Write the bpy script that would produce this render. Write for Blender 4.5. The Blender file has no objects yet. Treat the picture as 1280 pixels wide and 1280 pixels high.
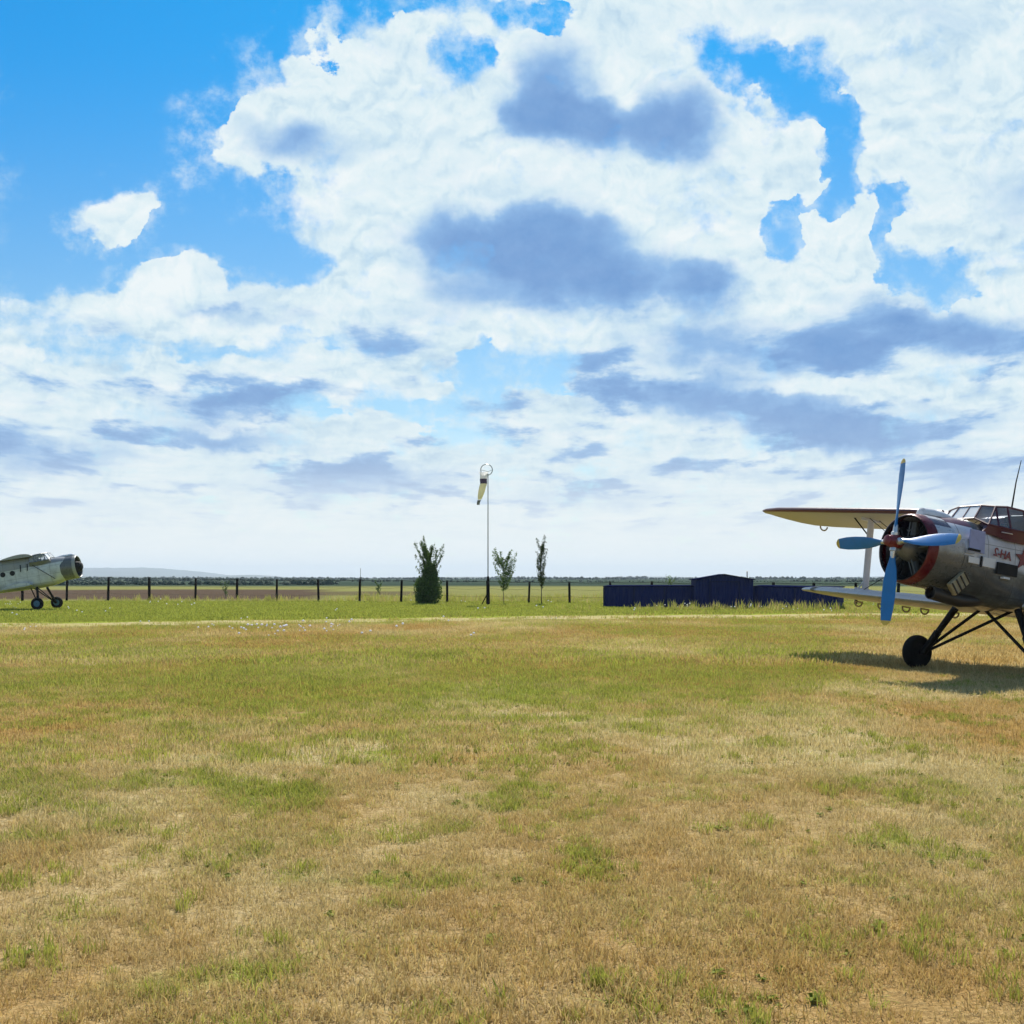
import bpy, bmesh, math, random
import numpy as np
from mathutils import Vector, Matrix
random.seed(7)
S = bpy.context.scene
COL = S.collection
R = math.radians
F = 1340.0            # focal length in photo pixels
CAMH = 2.136

# ------------------------------------------------------------------ node helpers
class NT:
    def __init__(s, tree):
        s.t = tree; s.n = tree.nodes; s.l = tree.links
    def node(s, typ, **kw):
        n = s.n.new(typ)
        for k, v in kw.items(): setattr(n, k, v)
        return n
    def put(s, sock, v):
        if v is None: return
        if isinstance(v, bpy.types.NodeSocket): s.l.new(v, sock)
        else:
            try: sock.default_value = v
            except Exception:
                sock.default_value = (v[0], v[1], v[2], 1.0)
    def math(s, op, a, b=None, c=None, clamp=False):
        n = s.node('ShaderNodeMath', operation=op, use_clamp=clamp)
        s.put(n.inputs[0], a); s.put(n.inputs[1], b); s.put(n.inputs[2], c)
        return n.outputs[0]
    def vmath(s, op, a, b=None, scale=None):
        n = s.node('ShaderNodeVectorMath', operation=op)
        s.put(n.inputs[0], a)
        if b is not None: s.put(n.inputs[1], b)
        if scale is not None: s.put(n.inputs['Scale'], scale)
        return n.outputs[1] if op in ('LENGTH', 'DOT_PRODUCT', 'DISTANCE') else n.outputs[0]
    def comb(s, x, y, z):
        n = s.node('ShaderNodeCombineXYZ')
        for i, v in enumerate((x, y, z)): s.put(n.inputs[i], v)
        return n.outputs[0]
    def sep(s, v):
        n = s.node('ShaderNodeSeparateXYZ'); s.put(n.inputs[0], v)
        return n.outputs
    def noise(s, vec, scale, detail=4, rough=.5, color=False, dist=0, dim='3D'):
        n = s.node('ShaderNodeTexNoise', noise_dimensions=dim)
        s.put(n.inputs['Vector'], vec); n.inputs['Scale'].default_value = scale
        n.inputs['Detail'].default_value = detail; n.inputs['Roughness'].default_value = rough
        n.inputs['Distortion'].default_value = dist
        return n.outputs['Color'] if color else n.outputs['Fac']
    def step(s, v, a, b, lo=0., hi=1., smooth=True):
        n = s.node('ShaderNodeMapRange', interpolation_type='SMOOTHSTEP' if smooth else 'LINEAR')
        s.put(n.inputs[0], v)
        for i, q in zip((1, 2, 3, 4), (a, b, lo, hi)): s.put(n.inputs[i], q)
        return n.outputs[0]
    def mix(s, f, a, b, blend='MIX'):
        n = s.node('ShaderNodeMix', data_type='RGBA', blend_type=blend)
        s.put(n.inputs[0], f); s.put(n.inputs[6], a); s.put(n.inputs[7], b)
        return n.outputs[2]
    def ramp(s, f, stops):
        n = s.node('ShaderNodeValToRGB'); e = n.color_ramp.elements
        while len(e) < len(stops): e.new(.5)
        for q, (p, c) in zip(e, stops): q.position = p; q.color = (c[0], c[1], c[2], 1)
        s.put(n.inputs[0], f); return n.outputs[0]

def material(name):
    m = bpy.data.materials.new(name); m.use_nodes = True
    N = NT(m.node_tree); b = N.n['Principled BSDF']
    return m, N, b

# ------------------------------------------------------------------ sky
SUN_EL, SUN_AZ = 47.0, 4.0
def build_world():
    w = bpy.data.worlds.new('World'); S.world = w; w.use_nodes = True
    N = NT(w.node_tree); N.n.clear()
    out = N.node('ShaderNodeOutputWorld')
    d = N.node('ShaderNodeTexCoord').outputs['Generated']
    x, y, z = N.sep(d)[:3]
    ay = N.math('MAXIMUM', N.math('ABSOLUTE', y), .03)
    U = N.math('MULTIPLY', N.math('DIVIDE', x, ay), 13.4)
    V = N.math('MULTIPLY', N.math('DIVIDE', z, ay), 13.4)
    Pv = N.comb(U, V, 0)
    # cloud-sheet coordinates: compress towards the horizon
    k = N.math('DIVIDE', 6.5, N.math('ADD', N.math('MAXIMUM', V, 0.), 1.6))
    Q = N.comb(N.math('MULTIPLY', U, k), N.math('MULTIPLY', 13.4, k), 0)
    nz = N.noise(Pv, .75, 9, .55, color=True)
    W1 = N.vmath('ADD', Pv, N.vmath('MULTIPLY', N.vmath('SUBTRACT', nz, (.5, .5, .5)), (1.9, 1.5, 0)))
    def blobs(coord, lst, base):
        acc = base
        for (px, py, rx, ry, a, rot) in lst:
            m = N.node('ShaderNodeMapping', vector_type='TEXTURE')
            m.inputs['Location'].default_value = ((px-640)/100, (722-py)/100, 0)
            m.inputs['Scale'].default_value = (rx/100, ry/100, 1)
            m.inputs['Rotation'].default_value = (0, 0, R(rot))
            N.put(m.inputs['Vector'], coord)
            g = N.node('ShaderNodeTexGradient', gradient_type='SPHERICAL')
            N.put(g.inputs[0], m.outputs[0])
            acc = N.math('MULTIPLY_ADD', g.outputs['Fac'], a, acc)
        return acc
    HOLES = [  # px, py, rx, ry, amount, rotation: where the blue shows (-) or a puff stands in it (+)
        (95,105,240,315,-3.2,0),(270,-60,270,200,-2.6,0),(300,298,135,100,-2.6,0),(20,320,260,80,-1.6,0),(150,-60,350,160,-2,0),
        (375,310,60,40,-1.2,0),(360,60,70,60,-1.2,0),
        (590,86,55,48,-1.25,-30),(520,-14,120,42,-1.2,0),(665,16,110,28,-1.1,-10),
        (915,60,95,52,-1.9,-25),(1005,104,100,55,-2.0,-25),(1055,145,70,62,-1.8,0),(1050,212,105,75,-2.0,-10),(1000,255,95,95,-1.7,0),
        (1120,270,45,80,-1.1,0),(968,310,52,75,-1.4,20),(1150,346,150,46,-1.6,0),(1110,315,80,70,-1.3,0),
        (650,462,120,42,-1.25,0),(505,522,150,50,-1.3,-8),(590,478,90,40,-.8,0),(260,425,300,28,-.9,0),(60,395,230,30,-.8,4),
        (40,455,190,22,-.55,0),(330,520,150,14,-.3,0),
        (140,272,50,48,2.4,0),(172,268,44,44,2.2,0),(250,366,230,44,1.3,0),(90,385,190,34,1.1,0),(330,352,110,36,1.0,0),(160,300,66,26,1.0,0),(368,72,22,34,1.7,20),(388,28,30,70,1.1,-20),(1040,165,34,26,1.2,0),(1098,225,44,34,1.4,0),(1010,215,34,26,1.5,0),(1150,300,34,26,1.2,0),(1060,120,34,22,1.1,0),(970,110,30,18,1.0,0),(930,88,30,16,.8,0),
        (978,196,62,52,1.5,0),(1010,165,46,36,1.3,0),(1008,254,56,40,1.7,0),(1050,322,105,66,2.4,0),(1072,285,46,56,1.0,0),
        (1035,207,24,22,1.2,0),(340,150,70,60,1.0,0),(440,80,70,60,.8,0),(300,190,40,50,.9,0),
    ]
    Vfar = N.step(V, 8.5, 12.5, 0, 1)
    back = N.step(y, .15, -.1, 0, 1)
    base = N.math('SUBTRACT', 1.15, N.math('MULTIPLY', N.math('MAXIMUM', Vfar, back), 1.0))
    Fd = blobs(W1, HOLES, base)
    nq = N.noise(Q, .55, 10, .58)
    nf = N.noise(Pv, 2.6, 9, .66); wsp = N.noise(N.vmath('ADD', Pv, (9., 4., 1.)), 1.3, 3, .5)
    Fd = N.math('ADD', Fd, N.math('MULTIPLY', N.math('SUBTRACT', nq, .5), 2.2))
    Fd = N.math('ADD', Fd, N.math('MULTIPLY', N.math('SUBTRACT', nf, .5), N.step(wsp, .35, .65, .7, 2.4)))
    wid = N.step(wsp, .38, .66, .07, .95)
    alpha = N.step(Fd, N.math('SUBTRACT', .42, N.math('MULTIPLY', wid, .6)), N.math('ADD', .42, wid))
    veil = N.math('MULTIPLY', N.step(Fd, -.75, .45, 0, .55), N.step(nf, .38, .68))
    alpha = N.math('MAXIMUM', alpha, veil)
    # near the horizon everything is veiled
    hz = N.step(V, .2, 2.6, 1, 0)
    alpha = N.math('MAXIMUM', alpha, N.math('MULTIPLY', hz, .85))
    # --- shade of the clouds themselves (thick bases against the sun)
    DARK = [
        (372,178,110,48,1.2,-8),(690,110,95,85,1.3,-50),(735,158,150,46,1.4,-8),(858,150,95,72,1.5,0),
        (672,328,225,76,1.7,-5),(590,300,120,46,.8,-15),(700,285,110,40,.7,0),(890,358,60,48,1.5,0),(790,345,90,46,.7,0),
        (925,440,220,66,.85,-3),(860,420,90,40,.4,0),(950,514,250,44,1.35,-7),(1075,540,150,32,1.0,-4),(830,495,110,30,.5,0),(1240,425,150,50,1.1,-6),(1130,405,150,40,.75,-8),(1040,450,110,34,.5,0),(1060,486,170,13,-.9,0),(1200,490,120,20,-.7,0),
        (1200,592,190,40,.9,0),(1265,240,60,110,.5,0),
        (310,494,170,20,1.1,0),(260,545,190,22,1.1,-3),(255,515,130,18,.7,0),(70,575,150,42,.9,0),(15,545,60,40,.6,0),(450,603,200,36,1.05,0),
        (410,585,120,20,.5,0),(740,622,190,24,.75,0),(320,395,90,16,.6,0),(250,388,60,14,.6,0),(560,385,120,40,.45,0),(890,590,260,16,.5,0),
        (90,640,200,22,.5,0),(900,660,260,18,.45,0),(530,70,90,40,.35,0),(1180,20,200,40,.35,-5),(1010,10,120,30,.3,0),(640,240,200,60,.25,0),
        (1180,520,160,40,.5,0),
    ]
    nz2 = N.noise(Pv, 1.35, 9, .58, color=True)
    W2 = N.vmath('ADD', Pv, N.vmath('MULTIPLY', N.vmath('SUBTRACT', nz2, (.5, .5, .5)), (1.15, .75, 0)))
    D = blobs(W2, DARK, 0.0)
    stk = N.noise(N.vmath('ADD', N.vmath('MULTIPLY', Q, (1., .75, 1)), (2., 1., 7.)), .42, 7, .58)
    lowb = N.math('MULTIPLY', N.step(V, .35, .9), N.step(V, 4.2, 2.6))
    D = N.math('ADD', D, N.math('MULTIPLY', N.math('MULTIPLY', N.step(stk, .48, .68), 1.0), lowb))
    D = N.math('ADD', D, N.math('MULTIPLY', N.math('SUBTRACT', nq, .5), 1.0))
    D = N.math('ADD', D, N.math('MULTIPLY', N.math('SUBTRACT', nf, .5), .35))
    dk = N.step(D, .02, .78)
    # relief: lit tops, greyer undersides of every billow
    Pr = N.vmath('ADD', W1, (0.0, .0, 2.0))
    def fb(c, sc): return N.noise(c, sc, 9, .55)
    r1 = N.math('SUBTRACT', fb(Pr, 1.7), fb(N.vmath('ADD', Pr, (-.03, .11, 0)), 1.7))
    Qr = N.vmath('ADD', Q, (3., 5., 0))
    r2 = N.math('SUBTRACT', fb(Qr, .9), fb(N.vmath('ADD', Qr, (0., -.30, 0)), .9))
    rel = N.math('ADD', N.math('MULTIPLY', r1, 2.1), N.math('MULTIPLY', r2, 1.0))
    lowm = N.step(V, .5, 3.0, .75, 1)
    rel = N.math('MULTIPLY', rel, lowm)
    soft = N.math('MULTIPLY', N.math('SUBTRACT', N.noise(Q, .33, 4, .5), .5), 1.0)
    lum = N.math('SUBTRACT', N.math('ADD', .66, rel), soft, clamp=True)
    white = N.ramp(lum, [(0., (.42, .60, .80)), (.35, (.60, .78, .90)), (.62, (.76, .90, .955)), (1., (.90, .97, .99))])
    gd = N.math('ADD', N.math('MULTIPLY', N.step(D, .25, 1.45), .9), N.math('MULTIPLY', N.math('SUBTRACT', .5, nf), .7), clamp=True)
    grey = N.ramp(gd, [(0., (.50, .70, .90)), (.45, (.25, .47, .81)), (1., (.13, .31, .66))])
    cc = N.mix(N.math('MULTIPLY', dk, .93), white, grey)
    # lower clouds slightly warmer and paler
    cc = N.mix(N.step(V, 3.0, .3, 0, .30), cc, (.78, .86, .89))
    cc = N.mix(N.step(V, 1.7, .0, 0, .85), cc, (.97, 1.0, .97))
    sk = N.node('ShaderNodeTexSky', sky_type='NISHITA', sun_disc=False)
    sk.sun_elevation = R(SUN_EL); sk.sun_rotation = R(SUN_AZ)
    sk.air_density = 1.0; sk.dust_density = .3; sk.ozone_density = 3.0
    st = N.step(V, 1.5, 7.2, 0, 1)
    tint = N.mix(st, (.86, 1.07, 1.07), (.07, .92, 1.34))
    skc = N.mix(1.0, sk.outputs[0], tint, 'MULTIPLY')
    b1 = N.node('ShaderNodeBackground'); N.put(b1.inputs[0], skc); b1.inputs[1].default_value = .068
    b2 = N.node('ShaderNodeBackground'); N.put(b2.inputs[0], cc); b2.inputs[1].default_value = .66
    ms = N.node('ShaderNodeMixShader'); N.put(ms.inputs[0], alpha)
    N.l.new(b1.outputs[0], ms.inputs[1]); N.l.new(b2.outputs[0], ms.inputs[2])
    N.l.new(ms.outputs[0], out.inputs[0])
    w.cycles.sampling_method = 'MANUAL'; w.cycles.sample_map_resolution = 512
build_world()

def build_camera():
    cd = bpy.data.cameras.new('camera'); c = bpy.data.objects.new('camera', cd); COL.objects.link(c)
    c.location = (0, 0, CAMH); c.rotation_euler = (R(90), 0, 0)
    cd.sensor_width = 36; cd.lens = 36*F/1280; cd.shift_y = 82/1280
    cd.clip_start = .1; cd.clip_end = 40000
    S.camera = c
    ld = bpy.data.lights.new('sun', 'SUN'); l = bpy.data.objects.new('sun', ld); COL.objects.link(l)
    ld.energy = 5.0; ld.angle = R(.5); ld.color = (1, .95, .86)
    el, az = R(SUN_EL), R(SUN_AZ)
    dirn = Vector((math.sin(az)*math.cos(el), math.cos(az)*math.cos(el), math.sin(el)))
    l.rotation_euler = dirn.to_track_quat('Z', 'Y').to_euler(); l.location = (0, 0, 30)
build_camera()
S.view_settings.view_transform = 'Standard'; S.view_settings.look = 'None'
S.view_settings.exposure = .55; S.view_settings.gamma = 1
# ------------------------------------------------------------------ mesh helpers
class MB:
    def __init__(s): s.v = []; s.f = []
    def add(s, vs, fs):
        b = len(s.v); s.v += [tuple(map(float, q)) for q in vs]; s.f += [tuple(b+i for i in f) for f in fs]
    def box(s, c, h, rot=None):
        vs = []
        for i in (-1, 1):
            for j in (-1, 1):
                for k in (-1, 1):
                    q = Vector((i*h[0], j*h[1], k*h[2]))
                    if rot is not None: q = rot @ q
                    vs.append(q+Vector(c))
        s.add(vs, [(0,1,3,2),(4,6,7,5),(0,4,5,1),(2,3,7,6),(0,2,6,4),(1,5,7,3)])
    def rings(s, rings, closed=True, cap0=True, cap1=True):
        n = len(rings[0]); vs = [q for r in rings for q in r]; fs = []
        for i in range(len(rings)-1):
            for j in range(n if closed else n-1):
                a = i*n+j; b = i*n+(j+1) % n
                fs.append((a, b, b+n, a+n))
        if cap0: fs.append(tuple(reversed(range(n))))
        if cap1: fs.append(tuple((len(rings)-1)*n+j for j in range(n)))
        s.add(vs, fs)
    def tube(s, pts, rad, n=10, caps=True, flat=None):
        pts = [Vector(p) for p in pts]
        if not hasattr(rad, '__len__'): rad = [rad]*len(pts)
        rs = []
        up = None
        for i, p in enumerate(pts):
            t = (pts[min(i+1, len(pts)-1)]-pts[max(i-1, 0)]).normalized()
            if up is None: up = t.orthogonal().normalized()
            up = (up-t*up.dot(t)).normalized(); sd = t.cross(up)
            rs.append([p+(up*math.cos(2*math.pi*j/n)+sd*math.sin(2*math.pi*j/n))*rad[i] for j in range(n)])
        s.rings(rs, True, caps, caps)
    def strut(s, a, b, chord, thick, cdir, n=12):      # streamlined strut
        a, b = Vector(a), Vector(b); t = (b-a).normalized()
        c = Vector(cdir); c = (c-t*c.dot(t)).normalized(); w = t.cross(c)
        rs = []
        for p in (a, b): rs.append([p+c*math.cos(2*math.pi*j/n)*chord/2+w*math.sin(2*math.pi*j/n)*thick/2 for j in range(n)])
        s.rings(rs)
    def lathe(s, prof, org=(0,0,0), axis='x', n=32, caps=(False, False)):
        rs = []
        for (a, r) in prof:
            ring = []
            for j in range(n):
                t = 2*math.pi*j/n; c, d = r*math.cos(t), r*math.sin(t)
                q = {'x': (a, c, d), 'y': (c, a, -d), 'z': (c, d, a)}[axis]
                ring.append((org[0]+q[0], org[1]+q[1], org[2]+q[2]))
            rs.append(ring)
        s.rings(rs, True, caps[0], caps[1])
    def torus(s, c, Rr, r, ax='x', n=24, m=8, arc=(0, 2*math.pi), sc=(1, 1)):
        pts = []
        full = abs(arc[1]-arc[0]-2*math.pi) < 1e-6
        for i in range(n+(0 if full else 1)):
            t = arc[0]+(arc[1]-arc[0])*i/n; a, b = math.cos(t), math.sin(t)
            ring = []
            for j in range(m):
                p = 2*math.pi*j/m; q = Rr+r*math.cos(p); w = r*math.sin(p)
                v = {'x': (w, q*a*sc[0], q*b*sc[1]), 'y': (q*a*sc[0], -w, q*b*sc[1]), 'z': (q*a, q*b, w)}[ax]
                ring.append((c[0]+v[0], c[1]+v[1], c[2]+v[2]))
            pts.append(ring)
        if full: pts.append(pts[0])
        s.rings(pts, True, not full, not full)
    def build(s, name, mat, parent=None, sharp=35, smooth=True, bevel=0):
        me = bpy.data.meshes.new(name); me.from_pydata(s.v, [], s.f)
        bm = bmesh.new(); bm.from_mesh(me)
        bmesh.ops.remove_doubles(bm, verts=bm.verts, dist=1e-5)
        bmesh.ops.recalc_face_normals(bm, faces=bm.faces)
        for f in bm.faces: f.smooth = smooth
        if smooth:
            for e in bm.edges:
                if len(e.link_faces) == 2 and e.calc_face_angle(0) > R(sharp): e.smooth = False
        bm.to_mesh(me); bm.free()
        o = bpy.data.objects.new(name, me); COL.objects.link(o)
        for m in (mat if isinstance(mat, (list, tuple)) else [mat]): me.materials.append(m)
        if parent is not None: o.parent = parent
        if bevel:
            b = o.modifiers.new('bevel', 'BEVEL'); b.width = bevel; b.segments = 2; b.limit_method = 'ANGLE'
        return o
def tag(o, label=None, cat=None, group=None, kind=None):
    if label: o['label'] = label
    if cat: o['category'] = cat
    if group: o['group'] = group
    if kind: o['kind'] = kind
    return o
def empty(name, loc=(0,0,0), rz=0):
    o = bpy.data.objects.new(name, None); COL.objects.link(o); o.location = loc; o.rotation_euler = (0,0,rz)
    o.empty_display_size = .3; return o
def paint(name, col, rough=.5, metal=0, dirt=.25, scale=3, dirtcol=(.05,.045,.035), bump=0, spec=.5):
    m, N, b = material(name)
    tc = N.node('ShaderNodeTexCoord').outputs['Object']
    n1 = N.noise(tc, scale, 6, .6); n2 = N.noise(tc, scale*6, 4, .6)
    f = N.math('MULTIPLY', N.step(N.math('ADD', N.math('MULTIPLY', n1, .7), N.math('MULTIPLY', n2, .3)), .42, .72), dirt)
    N.put(b.inputs['Base Color'], N.mix(f, col, dirtcol))
    N.put(b.inputs['Roughness'], N.math('ADD', rough, N.math('MULTIPLY', N.math('SUBTRACT', n2, .5), .3), clamp=True))
    b.inputs['Metallic'].default_value = metal; b.inputs['Specular IOR Level'].default_value = spec
    if bump:
        bn = N.node('ShaderNodeBump'); bn.inputs['Strength'].default_value = bump; bn.inputs['Distance'].default_value = .01
        N.put(bn.inputs['Height'], n2); N.l.new(bn.outputs[0], b.inputs['Normal'])
    return m

# ------------------------------------------------------------------ noise shared by ground patches and grass
def _h(ix, iy, seed):
    n = (ix.astype(np.int64)*374761393+iy.astype(np.int64)*668265263+seed*1442695041) & 0xffffffff
    n = ((n ^ (n >> 13))*1274126177) & 0xffffffff
    return ((n ^ (n >> 16)) & 0xffff)/65535.0
def vn(x, y, seed=0):
    ix, iy = np.floor(x), np.floor(y); fx, fy = x-ix, y-iy
    fx = fx*fx*(3-2*fx); fy = fy*fy*(3-2*fy)
    a = _h(ix, iy, seed); b = _h(ix+1, iy, seed); c = _h(ix, iy+1, seed); d = _h(ix+1, iy+1, seed)
    return (a*(1-fx)+b*fx)*(1-fy)+(c*(1-fx)+d*fx)*fy
def fbm(x, y, seed=0, o=4):
    t = 0; a = .5; s = 0
    for i in range(o):
        t = t+a*vn(x*2**i+17.3*i, y*2**i-9.1*i, seed+i); s += a; a *= .55
    return t/s
def sm(v, a, b):
    t = np.clip((v-a)/(b-a), 0, 1); return t*t*(3-2*t)
def track_mid(x): return 56.0+.33*np.clip(x, -80, 0)+.20*np.clip(x, 0, 80)+.8*np.sin(x*.11)
def green_at(x, y):
    big = fbm(x*.09, y*.055, 3, 4); med = fbm(x*.45, y*.3, 11, 4); sml = fbm(x*1.7, y*1.3, 23, 3)
    ed = y+(big-.5)*16+x*.25
    g = .12+.40*sm(ed, 15, 27)                               # dry in the foreground, greener mid-field
    g = g-.42*sm(x-.25*y, .0, 3.5)*sm(y, 12, 18)*(1-sm(y, 46, 56))   # dry again around the aircraft
    far_ = sm(y-track_mid(x), 1.5, 4); g = g+.55*far_-.25*sm(x, 0, 25)*far_
    nf_ = .35+.65*sm(y, 12, 24); g = g+((big-.5)*.60+(med-.5)*.85)*nf_+(sml-.5)*(.35+.35*nf_)
    g = g-.25*np.exp(-((y-42)/5.)**2)*sm(-x, -14, 2)+.55*sm(fbm(x*3.2, y*2.4, 29, 4)*(.55+.9*big), .60, .70)*(1-sm(y, 18, 24))
    return np.clip(g, 0, 1)
def ochre_at(x, y): return np.clip(fbm(x*.28+40, y*.2, 51, 4)*2.3-.62+(fbm(x*2.1, y*1.6, 57, 2)-.5)*.5, 0, 1)

STRAW = [(0., (.27,.20,.095)), (.35, (.50,.395,.19)), (.7, (.71,.59,.33)), (1., (.90,.84,.60))]
OCHRE = [(0., (.21,.12,.045)), (.5, (.46,.28,.10)), (1., (.66,.46,.20))]
GREEN = [(0., (.095,.135,.016)), (.5, (.25,.295,.040)), (1., (.46,.49,.10))]

def grass_material(name, ground=False):
    m, N, b = material(name)
    kind = 'GEOMETRY' if ground else 'INSTANCER'
    ga = N.node('ShaderNodeAttribute', attribute_type=kind, attribute_name='green').outputs['Fac']
    oa = N.node('ShaderNodeAttribute', attribute_type=kind, attribute_name='ochre').outputs['Fac']
    if ground:
        geo = N.node('ShaderNodeNewGeometry'); P = geo.outputs['Position']
        n1 = N.noise(P, 22, 5, .7); n2 = N.noise(P, 3.1, 6, .65); n3 = N.noise(N.vmath('MULTIPLY', P, (1, .55, 1)), .35, 5, .6)
        rnd = N.math('ADD', N.math('MULTIPLY', n1, .55), N.math('MULTIPLY', n2, .45)); rnd = N.step(rnd, .32, .68, 0, 1, False)
        gg = N.step(N.math('ADD', ga, N.math('MULTIPLY', N.math('SUBTRACT', n2, .5), .8)), .30, .70)
        oo = N.math('ADD', oa, N.math('MULTIPLY', N.math('SUBTRACT', n2, .5), .7), clamp=True)
    else:
        oi = N.node('ShaderNodeObjectInfo').outputs['Random']
        geo = N.node('ShaderNodeNewGeometry'); isl = geo.outputs['Random Per Island']
        rnd = N.math('ADD', N.math('MULTIPLY', oi, .35), N.math('MULTIPLY', isl, .65))
        gg = N.step(N.math('ADD', ga, N.math('MULTIPLY', N.math('SUBTRACT', isl, .5), .8)), .30, .72)
        oo = N.math('ADD', oa, N.math('MULTIPLY', N.math('SUBTRACT', oi, .5), .5), clamp=True)
    c = N.mix(oo, N.ramp(rnd, STRAW), N.ramp(rnd, OCHRE)); c = N.mix(gg, c, N.ramp(rnd, GREEN))
    if ground:
        # land beyond the fence: ploughed soil on the left, meadow, then dark wooded country
        x, y, z = N.sep(P)[:3]
        yw = N.math('ADD', y, N.math('MULTIPLY', N.math('SUBTRACT', N.noise(P, .02, 4, .6), .5), 60))
        soil = N.mix(n2, (.075,.052,.038), (.115,.082,.06)); soil = N.mix(n3, soil, (.09,.066,.045))
        mead = N.mix(n3, (.24,.22,.085), (.16,.175,.05))
        far = N.mix(N.noise(N.vmath('MULTIPLY', P, (1, .3, 1)), .006, 5, .6), (.022,.038,.030), (.055,.078,.048))
        xm = N.math('ADD', N.math('DIVIDE', x, N.math('MAXIMUM', y, 1.)), N.math('MULTIPLY', N.math('SUBTRACT', N.noise(P, .012, 4, .6), .5), .10))
        fs = N.math('MULTIPLY', N.step(y, 98, 112), N.step(xm, -.16, -.20))
        fs = N.math('MULTIPLY', fs, N.step(yw, 190, 200, 1, 0))
        c = N.mix(N.step(y, 92, 100), c, mead); c = N.mix(fs, c, soil)
        strip = N.math('MULTIPLY', N.step(xm, -.03, -.10), N.math('MULTIPLY', N.step(y, 128, 134), N.step(y, 172, 160)))
        c = N.mix(N.math('MULTIPLY', strip, .7), c, soil)
        c = N.mix(N.step(yw, 225, 300), c, far)
        # bump
        bn = N.node('ShaderNodeBump'); bn.inputs['Strength'].default_value = .8; bn.inputs['Distance'].default_value = .05
        N.put(bn.inputs['Height'], rnd); N.l.new(bn.outputs[0], b.inputs['Normal'])
        c = N.mix(N.step(y, 70, 20, .0, .35), c, N.mix(.5, c, (.06, .045, .025)))  # nearer ground darkened in the colour, for shade in the gaps between blades
    N.put(b.inputs['Base Color'], c)
    b.inputs['Roughness'].default_value = .75; b.inputs['Specular IOR Level'].default_value = 0. if ground else .15
    if not ground:
        tr = N.node('ShaderNodeBsdfTranslucent'); N.put(tr.inputs[0], N.mix(.25, c, (.6,.5,.1)))
        ms = N.node('ShaderNodeMixShader'); ms.inputs[0].default_value = .38
        o = N.n['Material Output']
        N.l.new(b.outputs[0], ms.inputs[1]); N.l.new(tr.outputs[0], ms.inputs[2]); N.l.new(ms.outputs[0], o.inputs[0])
    return m

# ------------------------------------------------------------------ ground sheet
def build_ground():
    def lin(a, b, st): return list(np.arange(a, b, st))
    xs = [-14000, -6000, -2500, -1000, -400, -150, -80]+lin(-48, 44, .8)+[44, 80, 150, 400, 1000, 2500, 6000, 14000]
    ys = [-3000, -600, -120, -30]+lin(-6, 3, 1.)+lin(3, 30, .35)+lin(30, 110, .9)+[110, 130, 160, 200, 260, 350, 500, 800, 1400, 2500, 5000, 9000, 16000]
    X, Y = np.meshgrid(np.array(xs, float), np.array(ys, float))
    Z = np.zeros_like(X)
    v = np.stack([X, Y, Z], -1).reshape(-1, 3); nx = len(xs)
    i = np.arange(len(ys)-1)[:, None]*nx+np.arange(nx-1)[None]
    f = np.stack([i, i+1, i+1+nx, i+nx], -1).reshape(-1, 4)
    me = bpy.data.meshes.new('ground'); me.from_pydata(v.tolist(), [], f.tolist())
    for nm, fn in (('green', green_at), ('ochre', ochre_at)):
        a = me.attributes.new(nm, 'FLOAT', 'POINT'); a.data.foreach_set('value', fn(v[:, 0], v[:, 1]).astype(np.float32))
    o = bpy.data.objects.new('ground', me); COL.objects.link(o)
    me.materials.append(grass_material('ground_cover', True)); tag(o, kind='structure')
    # the worn track
    m, N, b = material('track_dust')
    P = N.node('ShaderNodeNewGeometry').outputs['Position']
    n = N.noise(P, 2.2, 6, .65); n2 = N.noise(N.vmath('MULTIPLY', P, (.35, 1.6, 1)), .6, 5, .6)
    c = N.mix(n, (.32,.265,.13), (.44,.37,.205)); c = N.mix(N.step(n2, .40, .60), c, (.33,.29,.11)); b.inputs['Specular IOR Level'].default_value = 0
    N.put(b.inputs['Base Color'], c); b.inputs['Roughness'].default_value = .9
    mb = MB(); xs = np.arange(-60, 75, 1.5); rows = []
    for x in xs:
        c0 = float(track_mid(x)); w = 2.6+.6*math.sin(x*.37)+.4*math.sin(x*1.3)
        rows.append([(x, c0-w-.4*math.sin(x*.9), .004), (x, c0, .004), (x, c0+w*.9+.4*math.sin(x*.7), .004)])
    mb.rings(rows, False, False, False)
    tag(mb.build('dirt_track', m), kind='structure')
build_ground()

# ------------------------------------------------------------------ grass tufts (uncountable: stuff)
GM = grass_material('grass_blades')
def tuft(name, n, rad, hmin, hmax, w, bend, seed, flat=0):
    rg = random.Random(seed); v = []; f = []
    for i in range(n):
        a = rg.random()*6.283; r = rad*math.sqrt(rg.random()); x, y = r*math.cos(a), r*math.sin(a)
        h = rg.uniform(hmin, hmax); d = rg.random()*6.283; lean = rg.uniform(.05, bend)*h
        if rg.random() < flat: lean = h*rg.uniform(1., 2.2); h *= .3
        dx, dy = math.cos(d), math.sin(d); t = rg.random()*6.283; wx, wy = math.cos(t)*w/2, math.sin(t)*w/2
        b = len(v)
        v += [(x-wx, y-wy, -.004), (x+wx, y+wy, -.004),
              (x+dx*lean*.35+wx*.8, y+dy*lean*.35+wy*.8, h*.6), (x+dx*lean*.35-wx*.8, y+dy*lean*.35-wy*.8, h*.6),
              (x+dx*lean, y+dy*lean, h)]
        f += [(b, b+1, b+2, b+3), (b+3, b+2, b+4)]
    me = bpy.data.meshes.new(name); me.from_pydata(v, [], f); me.materials.append(GM)
    return bpy.data.objects.new(name, me)
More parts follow.
